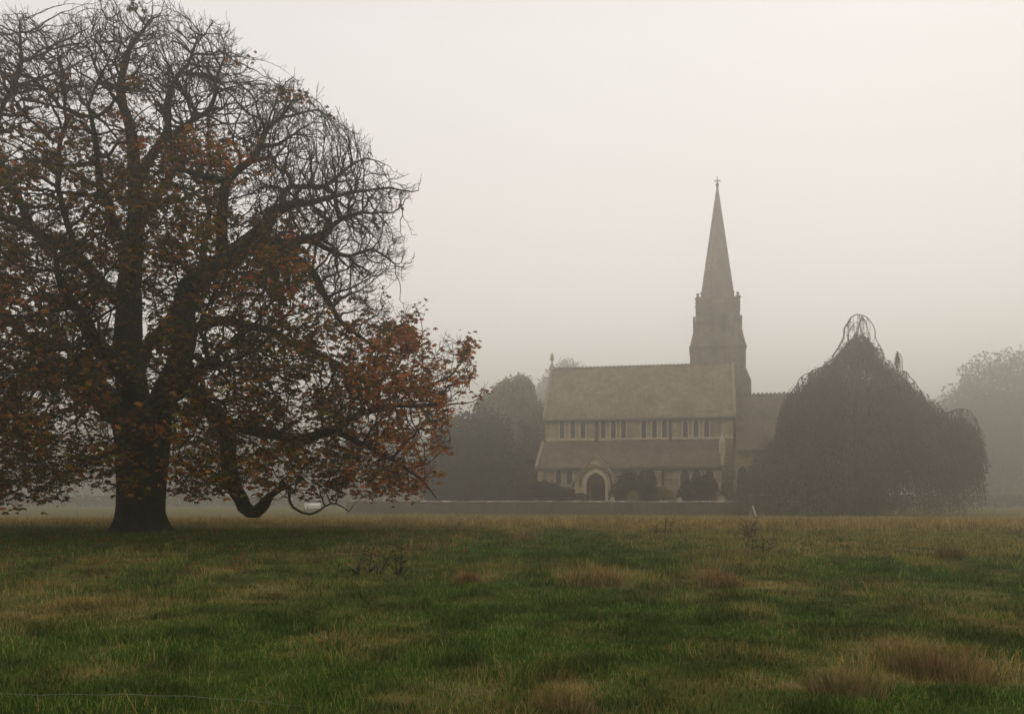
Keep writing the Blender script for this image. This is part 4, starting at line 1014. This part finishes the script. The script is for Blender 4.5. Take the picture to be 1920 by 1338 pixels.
mb = MB(); mb.frustum(tu, tv, z_ap, z_ap+.35, .1, .22, 8); mb.frustum(tu, tv, z_ap+.35, z_ap+.6, .22, .08, 8); mb.box(tu-.05, tu+.05, tv-.05, tv+.05, z_ap+.6, z_fin+.1); mb.box(tu-.35, tu+.35, tv-.04, tv+.04, z_fin-.45, z_fin-.33)
mb.build('spire_cross', M_lead, spire)
# angle buttresses at the tower's corners
for s, zt_ in ((1, tz(722)), (-1, tz(760))):
    mb = MB(); x0, x1 = (tu+H0*.55, tu+H0+.55) if s > 0 else (tu-H0-.5, tu-H0*.55)
    yb = tv-H0-.4
    mb.box(x0, x1, yb, tv-H0*.4, -.3, zt_)
    mb.hexa([(x0, yb, zt_), (x1, yb, zt_), (x1, tv-H0*.4, zt_), (x0, tv-H0*.4, zt_)], [(x0+.3*(s < 0), yb+.35, zt_+1.4), (x1-.5*(s > 0), yb+.35, zt_+1.4), (x1-.5*(s > 0), tv-H0*.4, zt_+1.4), (x0+.3*(s < 0), tv-H0*.4, zt_+1.4)])
    mb.build('tower_buttress', M_tower, tower)

# ------------------------------------------------------------------ churchyard wall
def stone_wall(name, p0, p1, h, label, seed=0):
    a, b_ = Vector(p0), Vector(p1); L = (b_-a).length/KF; e = empty(name, (a.x, a.y, GF), math.atan2(b_.y-a.y, b_.x-a.x)); e.scale = (KF,)*3; tag(e, label, 'wall')
    mb = MB(); n = int(L/.5); random.seed(seed+3)
    V_ = []; rows = int(h/.2)
    x = 0; hs = []
    for r_ in range(rows):
        x = random.uniform(-.3, 0); zt = -.1+(h+.1)*(r_+1)/rows; zb = -.1+(h+.1)*r_/rows+.012
        while x < L:
            w = random.uniform(.3, .75); o_ = random.uniform(-.035, .035); x1 = min(x+w, L)
            mb.box(max(x, 0), x1-.015, -.2+o_, .2, zb, zt); x += w
    mb.build('wall_body', M_wall, e)
    mb = MB(); x = 0
    while x < L:
        w = random.uniform(.6, 1.3); o_ = random.uniform(-.03, .03); hh = random.uniform(.1, .16)
        mb.hexa([(x, -.27+o_, h), (min(x+w, L)-.02, -.27+o_, h), (min(x+w, L)-.02, .27, h), (x, .27, h)], [(x+.03, -.2+o_, h+hh), (min(x+w, L)-.05, -.2+o_, h+hh), (min(x+w, L)-.05, .2, h+hh), (x+.03, .2, h+hh)]); x += w
    mb.build('coping', M_cope, e)
    return e

stone_wall('churchyard_wall', G(650, 90), G(1404, 84.5), 1.24, 'long low rubble stone wall with pale coping in front of the church', 1)
stone_wall('churchyard_wall', G(1432, 84), G(1500, 83.6), 1.22, 'short run of stone wall right of the gate, half under the weeping tree', 2)
for px, lab in ((1409, 'stone gate pier at the end of the long churchyard wall'), (1428, 'stone gate pier beside the short run of wall')):
    e = empty('gate_pier', G(px, 84.3)); e.scale = (KF,)*3; tag(e, lab, 'gate pier'); mb = MB(); mb.box(-.24, .24, -.24, .24, -.1, 1.75); mb.build('shaft', M_stone, e)
    mb = MB(); mb.box(-.31, .31, -.31, .31, 1.753, 1.88); mb.frustum(0, 0, 1.88, 2.1, .42, .05, 4, math.pi/4); mb.build('cap', M_trim, e)
# gravestones glimpsed over the wall
for px, D, h, w, lab in ((1274, 87.5, 1.75, .6, 'pale headstone just left of the dark rounded shrub'), (1352, 87, 1.85, .7, 'squat headstone right of the dark rounded shrub'), (1446, 88, 2.1, .55, 'headstone under the left edge of the weeping tree'), (1148, 88.3, 1.8, .5, 'pale headstone at the right foot of the porch')):
    e = empty('headstone', G(px, D), random.uniform(-.2, .2)); e.scale = (KF,)*3; tag(e, lab, 'headstone')
    mb = MB(); o = arch(0, w, -.1, h*.75, h, 5); n_ = len(o)
    mb.add([(x, -.07, z) for x, z in o]+[(x, .07, z) for x, z in o], [tuple(range(n_)), tuple(range(2*n_-1, n_-1, -1))]+[(i, (i+1) % n_, (i+1) % n_+n_, i+n_) for i in range(n_)])
    mb.build('slab', M_trim, e); mb = MB(); mb.box(-w/2-.1, w/2+.1, -.2, .2, -.1, .16); mb.build('base', M_stone, e)
# leaning white board on legs
e = empty('leaning_post', G(1413, 74)); e.scale = (KF,)*3; tag(e, 'white leaning post propped by a second shorter one by the gate', 'post')
mb = MB(); mb.hexa([(.2, -.04, 0), (.31, -.04, 0), (.31, .04, 0), (.2, .04, 0)], [(-.15, -.04, 1.0), (-.04, -.04, 1.0), (-.04, .04, 1.0), (-.15, .04, 1.0)]); mb.build('post', M_wood_pale, e)
mb = MB(); mb.hexa([(-.33, .05, 0), (-.26, .05, 0), (-.26, .1, 0), (-.33, .1, 0)], [(-.15, .05, .75), (-.08, .05, .75), (-.08, .1, .75), (-.15, .1, .75)]); mb.build('prop', M_wood, e)
# post and wire fence
e = empty('wire_fence', G(1600, 80)); e.scale = (KF,)*3; tag(e, 'thin post and wire fence in front of the weeping tree', 'fence')
x0 = (G(1480, 80)[0]-e.location.x)/KF; x1 = (G(1930, 80)[0]-e.location.x)/KF; k = 8
for i in range(k):
    x = x0+(x1-x0)*i/(k-1); t = random.uniform(-.05, .05); mb = MB(); mb.tube([(x, 0, -.2), (x+t, 0, 1.15)], [.055, .05], 7); mb.build('post', M_wood, e)
for z in (.45, .8, 1.08):
    mb = MB(); mb.tube([(x0+(x1-x0)*i/21, -.06, z+.02*math.cos(i*2)) for i in range(22)], [.007]*22, 4); mb.build('wire', M_wire, e)
# low wire strand in the near grass
e = empty('wire_strand', (-1, 6.62, 0)); tag(e, 'thin pale wire strung low through the near grass', 'wire')
zl = float(elev(np.array([-3.0]), np.array([6.6]))[0])
mb = MB(); pts = [(-4.2+.12*i, 0, zl+.125+.006*math.sin(i*.33)+.004*math.sin(i*1.7)-.10*(max(0, i-15)/16)**2) for i in range(32)]; mb.tube(pts, [.0015]*32, 5); mb.build('wire', M_wire, e)
for x in (-4.2, -.5):
    mb = MB(); mb.tube([(x, 0, -.2), (x+.01, 0, zl+.12-.10*(x > -1))], [.008, .007], 6); mb.build('peg', M_wood, e)

# ------------------------------------------------------------------ white car, end-on beyond the field
cl = G(586, 112); car = empty('parked_car', cl, math.radians(-68)); car.scale = (KF,)*3; tag(car, 'small white car parked beyond the field, glimpsed under the big tree', 'car')
sec = [(-2.0, .35, .80, .74), (-1.85, .28, .95, .82), (-1.0, .25, 1.0, .85), (0, .25, 1.0, .86), (1.0, .25, 1.0, .85), (1.7, .28, .92, .80), (1.98, .36, .74, .70)]
mb = MB()
for (xa, za0, za1, wa) in sec: mb.v += [(xa, -wa, za0), (xa, wa, za0), (xa, wa*.98, (za0+za1)/2), (xa, wa*.9, za1), (xa, -wa*.9, za1), (xa, -wa*.98, (za0+za1)/2)]
for i in range(len(sec)-1):
    for k in range(6): mb.f.append((i*6+k, i*6+(k+1) % 6, (i+1)*6+(k+1) % 6, (i+1)*6+k))
mb.f += [tuple(range(5, -1, -1)), tuple(range((len(sec)-1)*6, len(sec)*6))]
mb.build('body', M_white, car)
mb = MB(); mb.hexa([(-1.75, -.76, 1.0), (.95, -.76, 1.0), (.95, .76, 1.0), (-1.75, .76, 1.0)], [(-1.3, -.6, 1.46), (.2, -.6, 1.46), (.2, .6, 1.46), (-1.3, .6, 1.46)]); cab = mb.build('cabin', M_carglass, car)
mb = MB(); mb.hexa([(-1.34, -.63, 1.463), (.24, -.63, 1.463), (.24, .63, 1.463), (-1.34, .63, 1.463)], [(-1.2, -.55, 1.52), (.1, -.55, 1.52), (.1, .55, 1.52), (-1.2, .55, 1.52)]); mb.build('roof', M_white, car)
for a, b_ in (((.97, .73, .99), (.23, .61, 1.47)), ((.97, -.73, .99), (.23, -.61, 1.47)), ((-1.76, .74, .99), (-1.31, .61, 1.47)), ((-1.76, -.74, .99), (-1.31, -.61, 1.47)), ((-.4, .78, .99), (-.4, .63, 1.47)), ((-.4, -.78, .99), (-.4, -.63, 1.47))):
    mb = MB(); mb.tube([a, b_], [.045, .045], 6); mb.build('pillar', M_white, cab)
for x in (-1.25, 1.25):
    for s in (-1, 1):
        mb = MB(); mb.tube([(x, s*.66, .31), (x, s*.88, .31)], [.31, .31], 16); mb.f.append(tuple(range(15, -1, -1))); w_ = mb.build('wheel', M_rubber, car)
        mb = MB(); mb.tube([(x, s*.86, .31), (x, s*.9, .31)], [.18, .17], 12); mb.build('rim', M_wire, w_)
for s in (-1, 1):
    mb = MB(); mb.box(1.88, 1.97, s*.55-.14, s*.55+.14, .6, .74); mb.build('headlight', M_carglass, car)
    mb = MB(); mb.box(-1.99, -1.9, s*.6-.1, s*.6+.1, .62, .8); mb.build('tail_light', M_door, car)

# ------------------------------------------------------------------ haze
mb = MB(); mb.box(-1200, 1200, -60, 1200, -2, 53)
m, nt, out = mat('haze')
pv = N(nt, 'ShaderNodeVolumePrincipled'); pv.inputs['Density'].default_value = .0045
pv.inputs['Color'].default_value = (.92, .885, .815, 1); pv.inputs['Anisotropy'].default_value = .8
nt.links.new(pv.outputs[0], out.inputs['Volume'])
hz = mb.build('haze', m); tag(hz, 'thin fog filling the air over the meadow and churchyard', kind='stuff')

# ------------------------------------------------------------------ sky and light
SUN_EL, SUN_AZ = math.radians(58), math.radians(40)     # azimuth clockwise from +Y
w = bpy.data.worlds.new('World'); sc.world = w; w.use_nodes = True; nt = w.node_tree; nt.nodes.clear()
out = nt.nodes.new('ShaderNodeOutputWorld'); bg = nt.nodes.new('ShaderNodeBackground'); nt.links.new(bg.outputs[0], out.inputs[0])
sky = nt.nodes.new('ShaderNodeTexSky'); sky.sky_type = 'NISHITA'; sky.sun_disc = False; sky.sun_elevation = SUN_EL; sky.sun_rotation = SUN_AZ; sky.dust_density = 6; sky.air_density = 1
tc = N(nt, 'ShaderNodeTexCoord'); nrm = N(nt, 'ShaderNodeVectorMath', operation='NORMALIZE'); nt.links.new(tc.outputs['Generated'], nrm.inputs[0])
sp = N(nt, 'ShaderNodeSeparateXYZ'); nt.links.new(nrm.outputs[0], sp.inputs[0])
oc = ramp(nt, sp.outputs[2], [(0, (.30, .265, .19)), (.05, (.76, .71, .62)), (.11, (1.12, 1.075, .985)), (.20, (1.10, 1.055, 1.0)), (.34, (.99, .95, .915)), (.46, (.97, .93, .905)), (.62, (.78, .74, .70)), (1, (.60, .57, .54))])
gn = N(nt, 'ShaderNodeTexNoise', Scale=1.4, Detail=3.0); nt.links.new(nrm.outputs[0], gn.inputs['Vector'])
dt = N(nt, 'ShaderNodeVectorMath', operation='DOT_PRODUCT'); nt.links.new(nrm.outputs[0], dt.inputs[0]); dt.inputs[1].default_value = (.50, .72, .48)
mr = N(nt, 'ShaderNodeMapRange'); nt.links.new(dt.outputs['Value'], mr.inputs[0]); mr.inputs[1].default_value = .5; mr.inputs[2].default_value = 1.0; mr.inputs[3].default_value = .97; mr.inputs[4].default_value = 1.0
mn = N(nt, 'ShaderNodeMapRange'); nt.links.new(gn.outputs['Fac'], mn.inputs[0]); mn.inputs[3].default_value = .93; mn.inputs[4].default_value = 1.07
mm = N(nt, 'ShaderNodeMath', operation='MULTIPLY'); nt.links.new(mr.outputs[0], mm.inputs[0]); nt.links.new(mn.outputs[0], mm.inputs[1])
sc1 = N(nt, 'ShaderNodeVectorMath', operation='SCALE'); nt.links.new(oc, sc1.inputs[0]); nt.links.new(mm.outputs[0], sc1.inputs['Scale'])
# fog sky + a little of the clear sky behind it: the Background strength is 0.1, so the fog deck's own radiance is given tenfold
sc2 = N(nt, 'ShaderNodeVectorMath', operation='SCALE'); nt.links.new(sc1.outputs[0], sc2.inputs[0]); sc2.inputs['Scale'].default_value = 9.3
sc3 = N(nt, 'ShaderNodeVectorMath', operation='SCALE'); nt.links.new(sky.outputs[0], sc3.inputs[0]); sc3.inputs['Scale'].default_value = .08
ad = N(nt, 'ShaderNodeVectorMath', operation='ADD'); nt.links.new(sc2.outputs[0], ad.inputs[0]); nt.links.new(sc3.outputs[0], ad.inputs[1])
nt.links.new(ad.outputs[0], bg.inputs[0]); bg.inputs[1].default_value = .1
sl = bpy.data.lights.new('sun', 'SUN'); sl.energy = .5; sl.angle = math.radians(40); sl.color = (1, .96, .91)
so = bpy.data.objects.new('sun', sl); link(so)
d = Vector((math.sin(SUN_AZ)*math.cos(SUN_EL), math.cos(SUN_AZ)*math.cos(SUN_EL), math.sin(SUN_EL)))
so.rotation_euler = (-d).to_track_quat('-Z', 'Y').to_euler(); so.location = (0, 0, 60)

# ------------------------------------------------------------------ camera and render
cd = bpy.data.cameras.new('camera'); co = bpy.data.objects.new('camera', cd); link(co); sc.camera = co
co.location = (0, 0, EYE); co.rotation_euler = (math.pi/2, 0, 0)
cd.sensor_width = 36; cd.lens = 36*F/1920; cd.shift_y = (HY-669)/1920; cd.clip_start = .1; cd.clip_end = 3000
sc.view_settings.view_transform = 'Standard'; sc.view_settings.look = 'None'; sc.view_settings.exposure = .06; sc.view_settings.gamma = 1
sc.cycles.max_bounces = 5; sc.cycles.diffuse_bounces = 3; sc.cycles.transmission_bounces = 4; sc.cycles.volume_bounces = 1; sc.cycles.transparent_max_bounces = 8
sc.cycles.use_denoising = True
